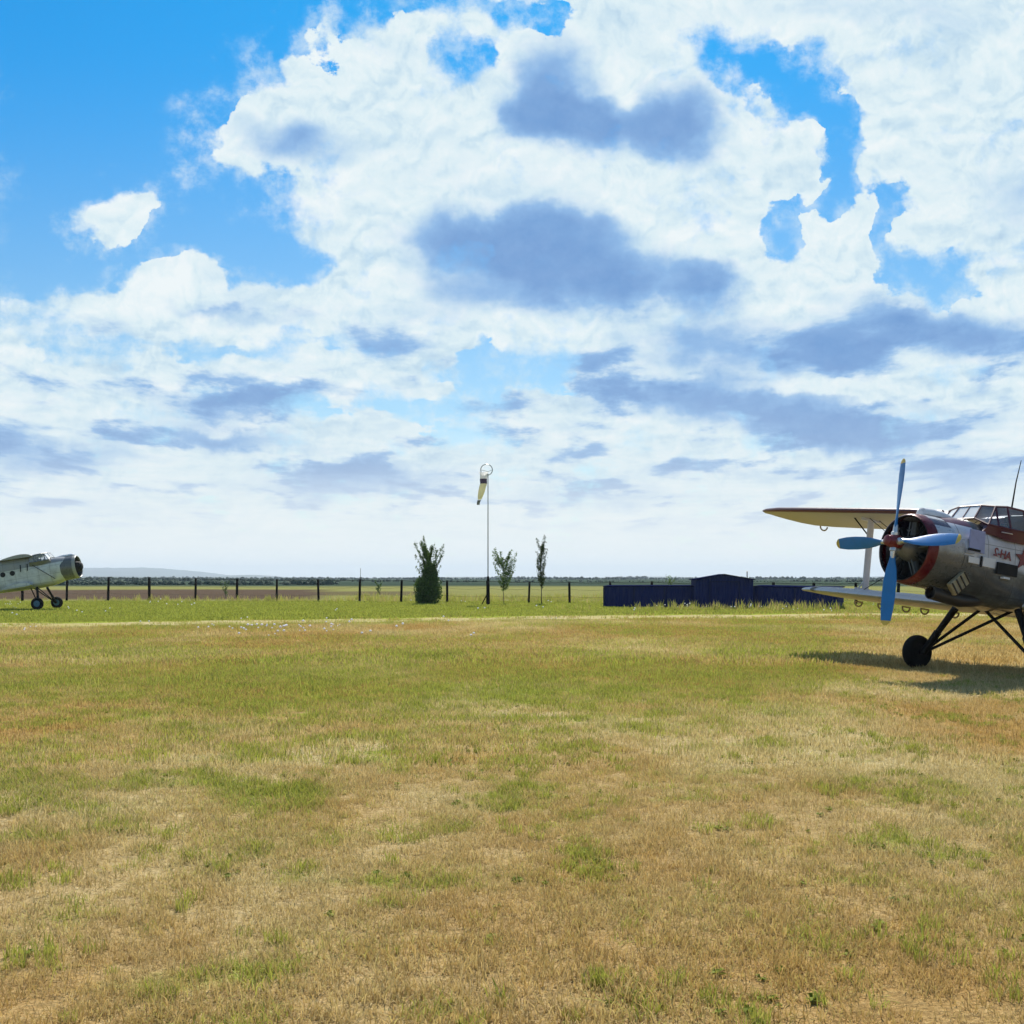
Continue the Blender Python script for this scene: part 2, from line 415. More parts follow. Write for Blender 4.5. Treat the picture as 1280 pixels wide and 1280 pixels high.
def leafy(name, n, seed, mat, L=.07, hz=.03):
    rg = random.Random(seed); v = []; f = []
    for i in range(n):
        a = rg.random()*6.283; l = L*rg.uniform(.6, 1.2); w = l*.28; c, s_ = math.cos(a), math.sin(a); z = hz*rg.uniform(.3, 1.6)
        b = len(v)
        v += [(0, 0, 0), (c*l*.5-s_*w, s_*l*.5+c*w, z), (c*l, s_*l, z*.7), (c*l*.5+s_*w, s_*l*.5-c*w, z)]
        f += [(b, b+1, b+2, b+3)]
    me = bpy.data.meshes.new(name); me.from_pydata(v, [], f); me.materials.append(mat)
    return bpy.data.objects.new(name, me)
def scatter(name, pts, scl, tufts, green=None, ochre=None, kind='stuff', seed=1):
    rg = np.random.RandomState(seed); n = len(pts)
    me = bpy.data.meshes.new(name); me.from_pydata([tuple(p) for p in pts.tolist()], [], [])
    def at(nm, arr, typ='FLOAT'):
        a = me.attributes.new(nm, typ, 'POINT'); a.data.foreach_set('value', arr)
    at('scl', scl.astype(np.float32)); at('rz', (rg.rand(n)*6.283).astype(np.float32))
    at('pick', rg.randint(0, len(tufts), n).astype(np.int32), 'INT')
    at('green', (green if green is not None else np.ones(n)).astype(np.float32))
    at('ochre', (ochre if ochre is not None else np.zeros(n)).astype(np.float32))
    o = bpy.data.objects.new(name, me); COL.objects.link(o)
    lib = bpy.data.collections.new(name+'_pieces')
    for t in tufts: lib.objects.link(t)
    ng = bpy.data.node_groups.new(name, 'GeometryNodeTree')
    ng.interface.new_socket('Geometry', in_out='INPUT', socket_type='NodeSocketGeometry')
    ng.interface.new_socket('Geometry', in_out='OUTPUT', socket_type='NodeSocketGeometry')
    g = ng.nodes; L = ng.links
    gi = g.new('NodeGroupInput'); go = g.new('NodeGroupOutput')
    ci = g.new('GeometryNodeCollectionInfo'); ci.inputs[0].default_value = lib; ci.inputs['Separate Children'].default_value = True
    ci.inputs['Reset Children'].default_value = True
    ip = g.new('GeometryNodeInstanceOnPoints'); ip.inputs['Pick Instance'].default_value = True
    def na(nm, dt):
        q = g.new('GeometryNodeInputNamedAttribute'); q.data_type = dt; q.inputs[0].default_value = nm; return q.outputs[0]
    cx = g.new('ShaderNodeCombineXYZ'); L.new(na('rz', 'FLOAT'), cx.inputs[2])
    L.new(gi.outputs[0], ip.inputs['Points']); L.new(ci.outputs[0], ip.inputs['Instance'])
    L.new(na('pick', 'INT'), ip.inputs['Instance Index']); L.new(cx.outputs[0], ip.inputs['Rotation'])
    L.new(na('scl', 'FLOAT'), ip.inputs['Scale']); L.new(ip.outputs[0], go.inputs[0])
    md = o.modifiers.new('scatter', 'NODES'); md.node_group = ng
    return tag(o, kind=kind)
def wedge(rg, y0, y1, dens, margin=1.25, extra=1.5):
    area = .5*(y1*y1-y0*y0)*.96*margin+2*extra*(y1-y0)
    n = int(area*dens); y = np.sqrt(y0*y0+rg.rand(n)*(y1*y1-y0*y0)); x = (rg.rand(n)*2-1)*(.48*margin*y+extra)
    return x, y
def grass_layer(name, y0, y1, dens, tufts, s0, s1, seed, label=None, keep=None):
    rg = np.random.RandomState(seed); x, y = wedge(rg, y0, y1, dens)
    pt = fbm(x*1.1, y*.8, 77, 3); k = rg.rand(len(x)) < .45+.9*sm(pt, .3, .62)
    on = np.abs(y-track_mid(x)) < 2.9+.8*fbm(x*.8, y*.8, 5, 2); k &= ~(on & (rg.rand(len(x)) < .93))
    if keep is not None: k &= keep(x, y, rg)
    x, y = x[k], y[k]; g = green_at(x, y)
    s = s0+(s1-s0)*rg.rand(len(x)); s *= .75+.6*fbm(x*.5, y*.4, 31, 3)+.35*g*(y < 30)
    return scatter(name, np.stack([x, y, np.zeros_like(x)], -1), s, tufts, g, ochre_at(x, y), seed=seed)
if not globals().get('NOGRASS'):
    near = [tuft('near_tuft', 26, .075, .016, .062, .0046, 1.1, 10+i, .52) for i in range(5)]
    grass_layer('short_grass', 3.6, 12, 230, near, .8, 1.4, 1)
    mid = [tuft('mid_tuft', 26, .14, .03, .075, .0075, .7, 30+i, .3) for i in range(4)]
    grass_layer('short_grass', 12, 26, 75, mid, .8, 1.4, 2)
    farr = [tuft('far_tuft', 26, .30, .04, .095, .016, .6, 50+i, .15) for i in range(4)]
    grass_layer('short_grass', 26, 54, 20, farr, .8, 1.5, 3)
    vf = [tuft('distant_tuft', 26, .6, .05, .13, .035, .6, 70+i, .1) for i in range(4)]
    grass_layer('short_grass', 54, 94, 6, vf, .8, 1.4, 4)
    # taller stems standing out of the sward
    stem = [tuft('stem_tuft', 5, .05, .08, .16, .004, .5, 90+i) for i in range(4)]
    grass_layer('tall_stems', 3.8, 20, 6, stem, .7, 1.3, 5)
    stem2 = [tuft('stem_clump', 9, .16, .12, .26, .011, .5, 110+i) for i in range(4)]
    grass_layer('tall_stems', 20, 54, 6, stem2, .6, 1.2, 6, keep=lambda x, y, r: r.rand(len(x)) < .15+.85*sm(y, 36, 42)*sm(-x, -6, 4))
    # low green weeds
    wd = [leafy('weed_rosette', 16, 130+i, GM, .032, .016) for i in range(3)]+[tuft('green_tuft', 30, .06, .03, .075, .005, .8, 136+i) for i in range(4)]
    rg = np.random.RandomState(9); x, y = wedge(rg, 4, 24, 60)
    k = rg.rand(len(x)) < .03+.95*sm(fbm(x*1.5+5, y*1.3, 91, 4), .59, .68); x, y = x[k], y[k]
    scatter('low_weeds', np.stack([x, y, np.full_like(x, .005)], -1), .6+.9*rg.rand(len(x)), wd, np.full(len(x), .95), seed=9)
    # unmown weeds along the fence and around the blue sheds
    fw = [tuft('weed_clump', 22, .28, .18, .62, .03, .45, 150+i) for i in range(5)]
    rg = np.random.RandomState(12); n = 15000; x = -52+rg.rand(n)*104; y = 66+rg.rand(n)*44
    fl = 93.5-.19*(x+18)
    wgt = np.exp(-((y-fl)/1.3)**2)*.55+.5*sm(y, 96, 99)*(x > -16)*.8+.9*np.exp(-((y-70.5+.1*(x-5))/1.6)**2)*(x > 3)*(x < 25)
    wgt *= .25+1.4*sm(fbm(x*.5, y*.5, 61, 3), .35, .65)
    k = rg.rand(n) < wgt; x, y = x[k], y[k]
    scatter('tall_weeds', np.stack([x, y, np.zeros_like(x)], -1), .5+.9*rg.rand(len(x))**2, fw, .25+.6*fbm(x*.6, y*.6, 7, 3), np.full(len(x), .15), seed=12)
    # pale wildflower heads
    pm = paint('flower_head', (.80,.76,.80), .6, dirt=0)
    def fhead(i):
        mb = MB(); rgi = random.Random(i)
        for q in range(2):
            a = rgi.random()*6.28; r = .25*rgi.random(); h = rgi.uniform(.12, .3)
            mb.lathe([(-.02, .0), (0, .03), (.02, .034), (.045, .0)], (r*math.cos(a), r*math.sin(a), h), 'z', 6)
        me = bpy.data.meshes.new('flower_sprig'); me.from_pydata(mb.v, [], mb.f); me.materials.append(pm)
        return bpy.data.objects.new('flower_sprig', me)
    rg = np.random.RandomState(21); n = 5200; x = -46+rg.rand(n)*76; y = 34+rg.rand(n)*56
    w1 = np.exp(-((x+8.2)/2.6)**2-((y-40.5)/3.0)**2)*.95+.06*sm(fbm(x*.4, y*.4, 13, 3), .5, .7)*((y > 60) | (x < 4))+.25*np.exp(-((x-11.5)/4.)**2-((y-71)/2.)**2)
    k = rg.rand(n) < w1; x, y = x[k], y[k]
    scatter('wildflowers', np.stack([x, y, np.zeros_like(x)], -1), .8+.9*rg.rand(len(x)), [fhead(i) for i in range(4)], seed=21)
# ------------------------------------------------------------------ biplane (body axes: x aft from the propeller, y starboard, z up)
CZ = -.09
def fuselage_paint(name, derelict=False):
    m, N, b = material(name)
    tc = N.node('ShaderNodeTexCoord').outputs['Object']; x, y, z = N.sep(tc)[:3]
    n1 = N.noise(tc, 2.2, 7, .62); n2 = N.noise(tc, 11, 5, .6)
    st = N.noise(N.vmath('MULTIPLY', tc, (1.2, 3, 9)), 1.6, 5, .6)
    white = N.mix(N.step(n1, .4, .7), (.60,.60,.64), (.46,.46,.50)) if not derelict else N.mix(N.step(n1, .35, .7), (.60,.60,.58), (.42,.42,.41))
    # bare, oil stained metal below
    dirt = N.mix(N.step(n1, .35, .65), (.125,.133,.135), (.048,.050,.050)); dirt = N.mix(N.step(st, .5, .7, 0, .5), dirt, (.03,.028,.024))
    zz = N.math('ADD', z, N.math('MULTIPLY', N.math('SUBTRACT', n1, .5), .35))
    lo = N.step(zz, -.18, -.34) if not derelict else N.step(zz, -.75, -1.2)
    c = N.mix(lo, white, dirt)
    if not derelict:
        band = N.math('SUBTRACT', .64, N.math('MULTIPLY', x, .085))
        mar = N.step(N.math('SUBTRACT', z, band), -.004, .004, smooth=False)
        c = N.mix(mar, c, N.mix(N.step(n2, .45, .7, 0, .5), (.075,.003,.016), (.10,.012,.022)))
        ag = N.math('MULTIPLY', N.step(x, 1.50, 1.51, smooth=False), N.math('MULTIPLY', N.step(x, 1.95, 1.94, smooth=False), N.step(z, .44, .45, smooth=False)))
        c = N.mix(ag, c, (.010,.010,.013))
    else:
        band = N.math('SUBTRACT', .42, N.math('MULTIPLY', x, .03))
        mar = N.step(N.math('SUBTRACT', z, band), -.01, .01, smooth=False)
        c = N.mix(N.math('MULTIPLY', mar, .8), c, (.20,.20,.21))
    c = N.mix(N.step(n2, .58, .75, 0, .35), c, (.08,.07,.06))
    sq = N.math('ABSOLUTE', N.math('SUBTRACT', N.math('FRACT', N.math('MULTIPLY', x, 1.35)), .5)); sz = N.math('ABSOLUTE', N.math('SUBTRACT', N.math('FRACT', N.math('MULTIPLY', N.math('ADD', z, .06), 1.9)), .5))
    c = N.mix(N.math('MULTIPLY', N.math('MAXIMUM', N.step(sq, .016, .008), N.step(sz, .02, .011)), .55), c, (.04,.04,.04))
    N.put(b.inputs['Base Color'], c)
    # panel seams every so often
    sx = N.math('ABSOLUTE', N.math('SUBTRACT', N.math('FRACT', N.math('MULTIPLY', x, 1.35)), .5))
    seam = N.step(sx, .0, .022, 0, 1)
    bn = N.node('ShaderNodeBump'); bn.inputs['Strength'].default_value = .5; bn.inputs['Distance'].default_value = .01
    N.put(bn.inputs['Height'], N.math('ADD', seam, N.math('MULTIPLY', n1, 1.2))); N.l.new(bn.outputs[0], b.inputs['Normal'])
    N.put(b.inputs['Roughness'], N.step(n2, .3, .7, .28, .5)); b.inputs['Metallic'].default_value = .0
    b.inputs['Coat Weight'].default_value = 0.0 if derelict else .25
    return m
def cowl_paint(name, derelict=False):
    m, N, b = material(name)
    tc = N.node('ShaderNodeTexCoord').outputs['Object']; x, y, z = N.sep(tc)[:3]
    n1 = N.noise(tc, 2.5, 6, .6); n2 = N.noise(tc, 9, 5, .6)
    if derelict:
        c = N.mix(n1, (.08,.08,.08), (.15,.15,.15)); c = N.mix(N.step(x, .50, .42), c, (.30,.29,.26))
    else:
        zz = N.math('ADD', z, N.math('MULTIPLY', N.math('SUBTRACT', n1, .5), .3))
        c = N.mix(N.step(zz, .12, -.25), (.46,.46,.48), (.135,.138,.135))  # lower half grey metal, with the dark ground reflection put into its colour
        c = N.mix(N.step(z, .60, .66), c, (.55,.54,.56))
        st = N.step(N.math('ABSOLUTE', N.math('SUBTRACT', z, .50)), .085, .07)
        c = N.mix(st, c, (.03,.022,.05))  # pale top and this dark stripe: reflections on the metal, painted in
        c = N.mix(N.step(x, .50, .49, smooth=False), c, N.mix(n2, (.075,.003,.009), (.12,.005,.013)))
        rr = N.vmath('LENGTH', N.comb(0, y, N.math('SUBTRACT', z, CZ)))
        c = N.mix(N.math('MULTIPLY', N.step(rr, .715, .705, smooth=False), N.step(x, .4, .39, smooth=False)), c, (.01,.01,.012))
    c = N.mix(N.step(n2, .55, .75, 0, .4), c, (.07,.065,.05))
    N.put(b.inputs['Base Color'], c); N.put(b.inputs['Roughness'], N.step(n2, .3, .7, .22, .42))
    b.inputs['Metallic'].default_value = .0 if derelict else .3
    bn = N.node('ShaderNodeBump'); bn.inputs['Strength'].default_value = .35; bn.inputs['Distance'].default_value = .02
    N.put(bn.inputs['Height'], n1); N.l.new(bn.outputs[0], b.inputs['Normal'])
    return m
def wing_paint(name):
    m, N, b = material(name)
    tc = N.node('ShaderNodeTexCoord').outputs['Object']; x, y, z = N.sep(tc)[:3]
    nrm = N.node('ShaderNodeTexCoord').outputs['Normal']; nx, ny, nz = N.sep(nrm)[:3]
    n1 = N.noise(tc, 1.5, 6, .6)
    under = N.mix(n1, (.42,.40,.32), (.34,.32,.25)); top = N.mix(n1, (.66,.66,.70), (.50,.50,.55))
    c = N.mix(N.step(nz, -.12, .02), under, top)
    # rib tapes: faint ridges along the chord
    ry = N.math('ABSOLUTE', N.math('SUBTRACT', N.math('FRACT', N.math('MULTIPLY', y, 2.6)), .5))
    bn = N.node('ShaderNodeBump'); bn.inputs['Strength'].default_value = .6; bn.inputs['Distance'].default_value = .02
    N.put(bn.inputs['Height'], N.step(ry, 0, .12, 1, 0)); N.l.new(bn.outputs[0], b.inputs['Normal'])
    N.put(b.inputs['Base Color'], c); b.inputs['Roughness'].default_value = .5
    return m
M = {}
M['fus'] = fuselage_paint('fuselage_paint'); M['cowl'] = cowl_paint('cowling_paint'); M['wing'] = wing_paint('wing_fabric')
M['dfus'] = fuselage_paint('weathered_fuselage', True); M['dcowl'] = cowl_paint('weathered_cowling', True)
M['maroon'] = paint('maroon_paint', (.075,.003,.016), .35, dirt=.2)
M['black'] = paint('black_steel', (.006,.0055,.005), .6, spec=.15, dirt=.3, dirtcol=(.04,.035,.03))
M['dark'] = paint('dark_interior', (.004,.004,.005), .8, dirt=.2)
M['rubber'] = paint('tyre_rubber', (.006,.006,.006), .9, dirt=.3, dirtcol=(.02,.018,.014), spec=.2)
M['steel'] = paint('bright_steel', (.55,.55,.56), .3, metal=.8, dirt=.3)
M['grey'] = paint('engine_grey', (.16,.16,.15), .45, metal=.4, dirt=.5)
M['white'] = paint('white_paint', (.68,.68,.70), .4, dirt=.25)
M['hub'] = paint('hub_red', (.16,.012,.014), .35, dirt=.3)
M['blue'] = paint('propeller_blue', (.004,.155,.46), .42, dirt=.25, scale=4, dirtcol=(.02,.08,.14))
M['yellow'] = paint('tip_yellow', (.60,.42,.07), .4, dirt=.25, scale=6)
M['soot'] = paint('exhaust_metal', (.05,.042,.036), .5, metal=.5, dirt=.6, scale=5)
M['beige'] = paint('cooler_metal', (.33,.28,.17), .5, dirt=.6, scale=6)
M['crimson'] = paint('marking_red', (.17,.015,.025), .45, dirt=.2)
M['bluegrey'] = paint('panel_lilac', (.30,.32,.52), .35, dirt=.2)
M['wheelblue'] = paint('wheel_blue', (.05,.14,.20), .5, dirt=.3)
m, N, b = material('canopy_glass')
b.inputs['Base Color'].default_value = (.55,.62,.72,1); b.inputs['Roughness'].default_value = .06; b.inputs['Alpha'].default_value = .16
b.inputs['IOR'].default_value = 1.5; M['glass'] = m
m, N, b = material('whitened_glass')
b.inputs['Base Color'].default_value = (.9,.93,.95,1); b.inputs['Roughness'].default_value = .25; b.inputs['Alpha'].default_value = .62  # not clear: sky brightness and glare put into the pane as milky white
M['clear'] = m

def section(x, zt, zb, hw, ex, n=36, tuck=0.):
    zc = (zt+zb)/2; hh = (zt-zb)/2; r = []
    for j in range(n):
        t = 2*math.pi*j/n; c, s_ = math.cos(t), math.sin(t)
        y = hw*math.copysign(abs(c)**(2/ex), c); z = hh*math.copysign(abs(s_)**(2/ex), s_)
        r.append((x, y, zc+z))
    return r
def airfoil(y, xl, chord, z, tc=.13, inc=3., n=14, droop=0.):
    up, lo = [], []
    ci, si = math.cos(R(inc)), math.sin(R(inc))
    for i in range(n+1):
        u = (1-math.cos(math.pi*i/n))/2
        t = 5*tc*(.2969*math.sqrt(u)-.126*u-.3516*u*u+.2843*u**3-.1015*u**4)
        cam = .035*(1-(2*u-.8)**2/1.44 if u > .4 else 1-(.4-u)**2/.16) if True else 0
        d = -droop*max(0, u-.7)**1.0
        up.append((u*chord, (cam+t+d)*chord)); lo.append((u*chord, (cam-t*.75+d)*chord))
    pts = up+lo[::-1][1:-1]
    return [(xl+a*ci+c*si, y, z+c*ci-a*si) for a, c in pts]
def wing(side, secs): return [airfoil(side*s[0], *s[1:]) for s in secs]
BR = None
def place_body(root, hub, th, p):
    th, p = R(th), R(p)
    n = Vector((-math.sin(th), -math.cos(th), 0)); s = Vector((-math.cos(th), math.sin(th), 0)); u = Vector((0, 0, 1))
    n2 = n*math.cos(p)+u*math.sin(p); u2 = u*math.cos(p)-n*math.sin(p)
    m = Matrix((-n2, s, u2)).transposed().to_4x4(); m.translation = Vector(hub)
    root.matrix_world = m; root.rotation_mode = 'QUATERNION'
    root.location = hub; root.rotation_quaternion = m.to_quaternion()

FUS = [(.95,.70,-.80,.74,2.1),(1.25,.74,-.88,.77,2.2),(1.6,.76,-.98,.80,2.6),(1.9,.70,-1.04,.83,3.0),(2.05,.58,-1.06,.85,3.3),(2.9,.60,-1.10,.90,4.0),(3.08,.64,-1.10,.90,4.0),(3.12,1.04,-1.10,.90,4.0),
       (4.2,1.12,-1.08,.90,4.2),(5.8,1.10,-1.0,.90,4.0),(7.2,1.0,-.78,.74,3.2),(8.8,.86,-.45,.50,2.8),(10.4,.78,-.12,.28,2.4),(11.3,.70,.12,.14,2.2)]
CZ = -.09
def engine(par, x0=.42):
    mb = MB(); mb.lathe([(-.28,.0),(-.27,.10),(-.18,.20),(-.05,.26),(.18,.30),(.3,.30)], (x0,0,CZ), 'x', 24)
    e = mb.build('crankcase', M['grey'], par)
    for k in range(9):
        a = 2*math.pi*k/9+.17; d = Vector((0, math.cos(a), math.sin(a))); c = Vector((x0+.12, 0, CZ)); q = MB()
        prof = []
        for i in range(12):
            r = .30+i*.024; prof += [(r, .085), (r+.010, .085), (r+.011, .062), (r+.023, .062)]
        rs = [];   sx = Vector((1, 0, 0)); sy = d.cross(sx)
        for (r, w) in prof: rs.append([c+d*r+(sx*math.cos(t)+sy*math.sin(t))*w for t in [2*math.pi*j/12 for j in range(12)]])
        q.rings(rs)
        q.tube([c+d*.28+Vector((-.14, 0, 0))+sy*.04, c+d*.58+Vector((-.10, 0, 0))+sy*.05], .014, 6)
        q.tube([c+d*.28+Vector((-.14, 0, 0))-sy*.04, c+d*.58+Vector((-.10, 0, 0))-sy*.05], .014, 6)
        q.build('cylinder', M['dark'] if k % 2 else M['grey'], par)
def cowling(par, mat, petals=True):
    mb = MB()
    outer = [(.31,.675),(.275,.685),(.262,.70),(.27,.72),(.30,.735),(.36,.755),(.5,.775),(.8,.785),(1.1,.785),(1.22,.78)]
    inner = [(1.22,.765),(1.0,.772),(.6,.765),(.42,.74),(.34,.70),(.31,.675)]
    mb.lathe(outer+inner, (0,0,CZ), 'x', 48)
    c = mb.build('cowling', mat, par, 50)
    d = MB(); d.lathe([(.93,.02),(.93,.74)], (0,0,CZ), 'x', 32); d.build('firewall', M['dark'], par)
    # cooling flaps behind the ring
    if petals:
        for k in range(14):
            a0 = 2*math.pi*(k+.06)/14; a1 = 2*math.pi*(k+.94)/14; q = MB(); g = []
            for (x, r) in ((1.225,.788),(1.44,.835),(1.44,.82),(1.225,.77)):
                g.append([(x, r*math.cos(a), CZ+r*math.sin(a)) for a in np.linspace(a0, a1, 5)])
            g.append(g[0]); q.rings([list(r) for r in g], False, False, False); q.build('cowl_flap', mat, par)
    return c
def canopy(par, roofm, glass, clear):
    # frame nodes, port (-) / starboard (+)
    def P_(s):
        return dict(a=(1.86, s*.34, .80), b=(1.86, s*.74, .64), c=(2.07, s*.30, 1.12), d=(2.16, s*.60, 1.09),
                    e=(2.32, s*.92, .60), f=(2.28, s*.80, 1.09), g=(2.76, s*.96, .60), h=(2.70, s*.86, 1.07), i=(2.04, s*.85, .62), j=(3.05, s*.90, .62), k=(3.0, s*.86, 1.06))
    L, Rr = P_(-1), P_(1)
    def pane(name, pts, mt):
        q = MB(); n = len(pts); cx = sum((Vector(p) for p in pts), Vector())/n
        nn = (Vector(pts[1])-Vector(pts[0])).cross(Vector(pts[2])-Vector(pts[0])).normalized()*.004
        q.rings([[Vector(p)+nn for p in pts], [Vector(p)-nn for p in pts]]); return q.build(name, mt, par, smooth=False)
    pane('windscreen', [L['a'], Rr['a'], Rr['c'], L['c']], clear)
    for D in (L, Rr):
        pane('windscreen', [D['a'], D['b'], D['d'], D['c']], glass if D is L else clear)  # port pane keeps the darker glass, starboard gets the glare-whitened one
        pane('side_window', [D['b'], D['i'], D['d']], glass)
        pane('side_window', [D['i'], D['e'], D['f'], D['d']], glass)
        pane('side_window', [D['e'], D['g'], D['h'], D['f']], glass)
        pane('side_window', [D['g'], D['j'], D['k'], D['h']], glass)
    fr = MB()
    def bar(a, b, r=.022): fr.tube([a, b], r, 6)
    for D in (L, Rr):
        for a, b in ('ab','ac','cd','bd','bi','id','ie','ef','df','fh','eg','gh'): bar(D[a], D[b])
        fr.tube([D['g'], D['j']], .03, 6)
    bar(L['a'], Rr['a']); bar(L['c'], Rr['c']); bar((1.86,0,.80), (2.07,0,1.12), .018)
    fr.build('canopy_frame', roofm, par)
    # roof and the cheeks under the bulged windows
    rf = MB(); rows = []
    for (x, y, z, cr) in ((2.07,.30,1.12,.01),(2.16,.60,1.10,.03),(2.30,.80,1.10,.05),(2.70,.86,1.08,.06),(3.1,.90,1.05,.06)):
        rows.append([(x, y*t, z+cr*(1-t*t)) for t in np.linspace(-1, 1, 9)])
    top = rows; bot = [[(a, b, c-.03) for a, b, c in r] for r in rows]
    rf.rings([t+bt[::-1] for t, bt in zip(top, bot)]); rf.build('cockpit_roof', roofm, par)
    for s in (-1, 1):
        ck = MB(); D = L if s < 0 else Rr
        up = [D['b'], D['i'], D['e'], D['g'], D['j']]; x = [1.72, 2.0, 2.3, 2.76, 3.1]
        dn = [(x[0], s*.70, .44), (x[1], s*.78, .42), (x[2], s*.84, .36), (x[3], s*.87, .34), (x[4], s*.88, .36)]
        inn = [(p[0], s*.6, p[2]) for p in up]
        ck.rings([[Vector(u), Vector(d), Vector(i)] for u, d, i in zip(up, dn, inn)])
        ck.build('cockpit_side', roofm, par)
    bk = MB(); bk.box((3.09, -.46, .80), (.02, .40, .25)); bk.build('cockpit_bulkhead', M['dark'], par)
    b = MB(); b.rings([section(x, zt, zb, hw, 4, 20) for x, zt, zb, hw in ((1.75,.62,.2,.5),(2.6,.62,.2,.6))]); b.build('cockpit_floor', M['dark'], par)
    for s in (-1, 1):
        b = MB(); b.box((2.55, s*.42, .58), (.07, .20, .20)); b.build('pilot_seat', M['dark'], par, bevel=.03)
def wheel(par, c, r=.40, w=.26, mt=None, hubm=None):
    t = MB(); prof = []
    for i in range(17):
        a = math.pi*(i/16)-math.pi/2; prof.append((w/2*math.sin(a), r-.11+.11*math.cos(a)**.7 if abs(math.cos(a)) > 1e-6 else r-.11))
    prof = [(-w/2*.8, r*.52)]+prof+[(w/2*.8, r*.52)]
    wl = MB(); wl.lathe(prof, c, 'y', 32); o = wl.build('wheel', M['rubber'], par, 60)
    h = MB(); h.lathe([(-w*.42, .02), (-w*.42, r*.30), (-w*.36, r*.53), (w*.36, r*.53), (w*.42, r*.30), (w*.42, .02)], c, 'y', 24); h.build('wheel_hub', hubm or M['black'], o)
    return o
def gear(par, s, dark):
    ax = Vector((2.69, s*1.72, -2.165)); wheel(par, ax, hubm=None if not dark else M['wheelblue'])
    inb = ax+Vector((0, -s*.20, 0.02))
    q = MB(); q.tube([inb, Vector((2.85, s*.86, -1.08))], [.062, .082], 12); q.tube([inb+Vector((0,0,-.02)), inb+(Vector((2.85, s*.86, -1.08))-inb)*.45], [.085, .09], 10); q.build('shock_strut', M['black'], par)
    q = MB(); q.tube([ax+Vector((0, -s*.17, 0)), Vector((3.34, s*.62, -1.06))], .036, 8); q.build('rear_strut', M['black'], par)
    q = MB(); q.tube([ax+Vector((0, -s*.15, -.03)), Vector((3.25, -s*.37, -1.06))], .036, 8); q.build('axle_strut', M['black'], par)
    q = MB(); q.tube([ax+Vector((0, s*.05, 0)), ax+Vector((0, -s*.22, 0))], .06, 10); q.build('axle', M['black'], par)

def tail(par, fusm, wm):
    q = MB(); q.rings([[(x, yy, z) for x, yy in ((xl, 0), (xl+(xt-xl)*.3, .07), (xt, .01), (xt, -.01), (xl+(xt-xl)*.3, -.07))] for z, xl, xt in ((.5,9.0,11.7),(1.2,9.9,11.9),(2.2,10.6,12.0),(2.75,11.0,11.9),(2.9,11.3,11.7))])
    q.build('tail_fin', fusm, par)
    for s in (-1, 1):
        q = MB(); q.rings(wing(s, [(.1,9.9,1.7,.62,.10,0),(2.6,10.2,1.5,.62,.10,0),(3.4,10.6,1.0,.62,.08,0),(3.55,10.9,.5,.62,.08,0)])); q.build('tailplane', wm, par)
    q = MB(); q.tube([(10.6,0,.1),(10.9,0,-.75)], .05, 8); q.build('tail_strut', M['black'], par)
    wheel(par, (10.95, 0, -.80), .23, .14)

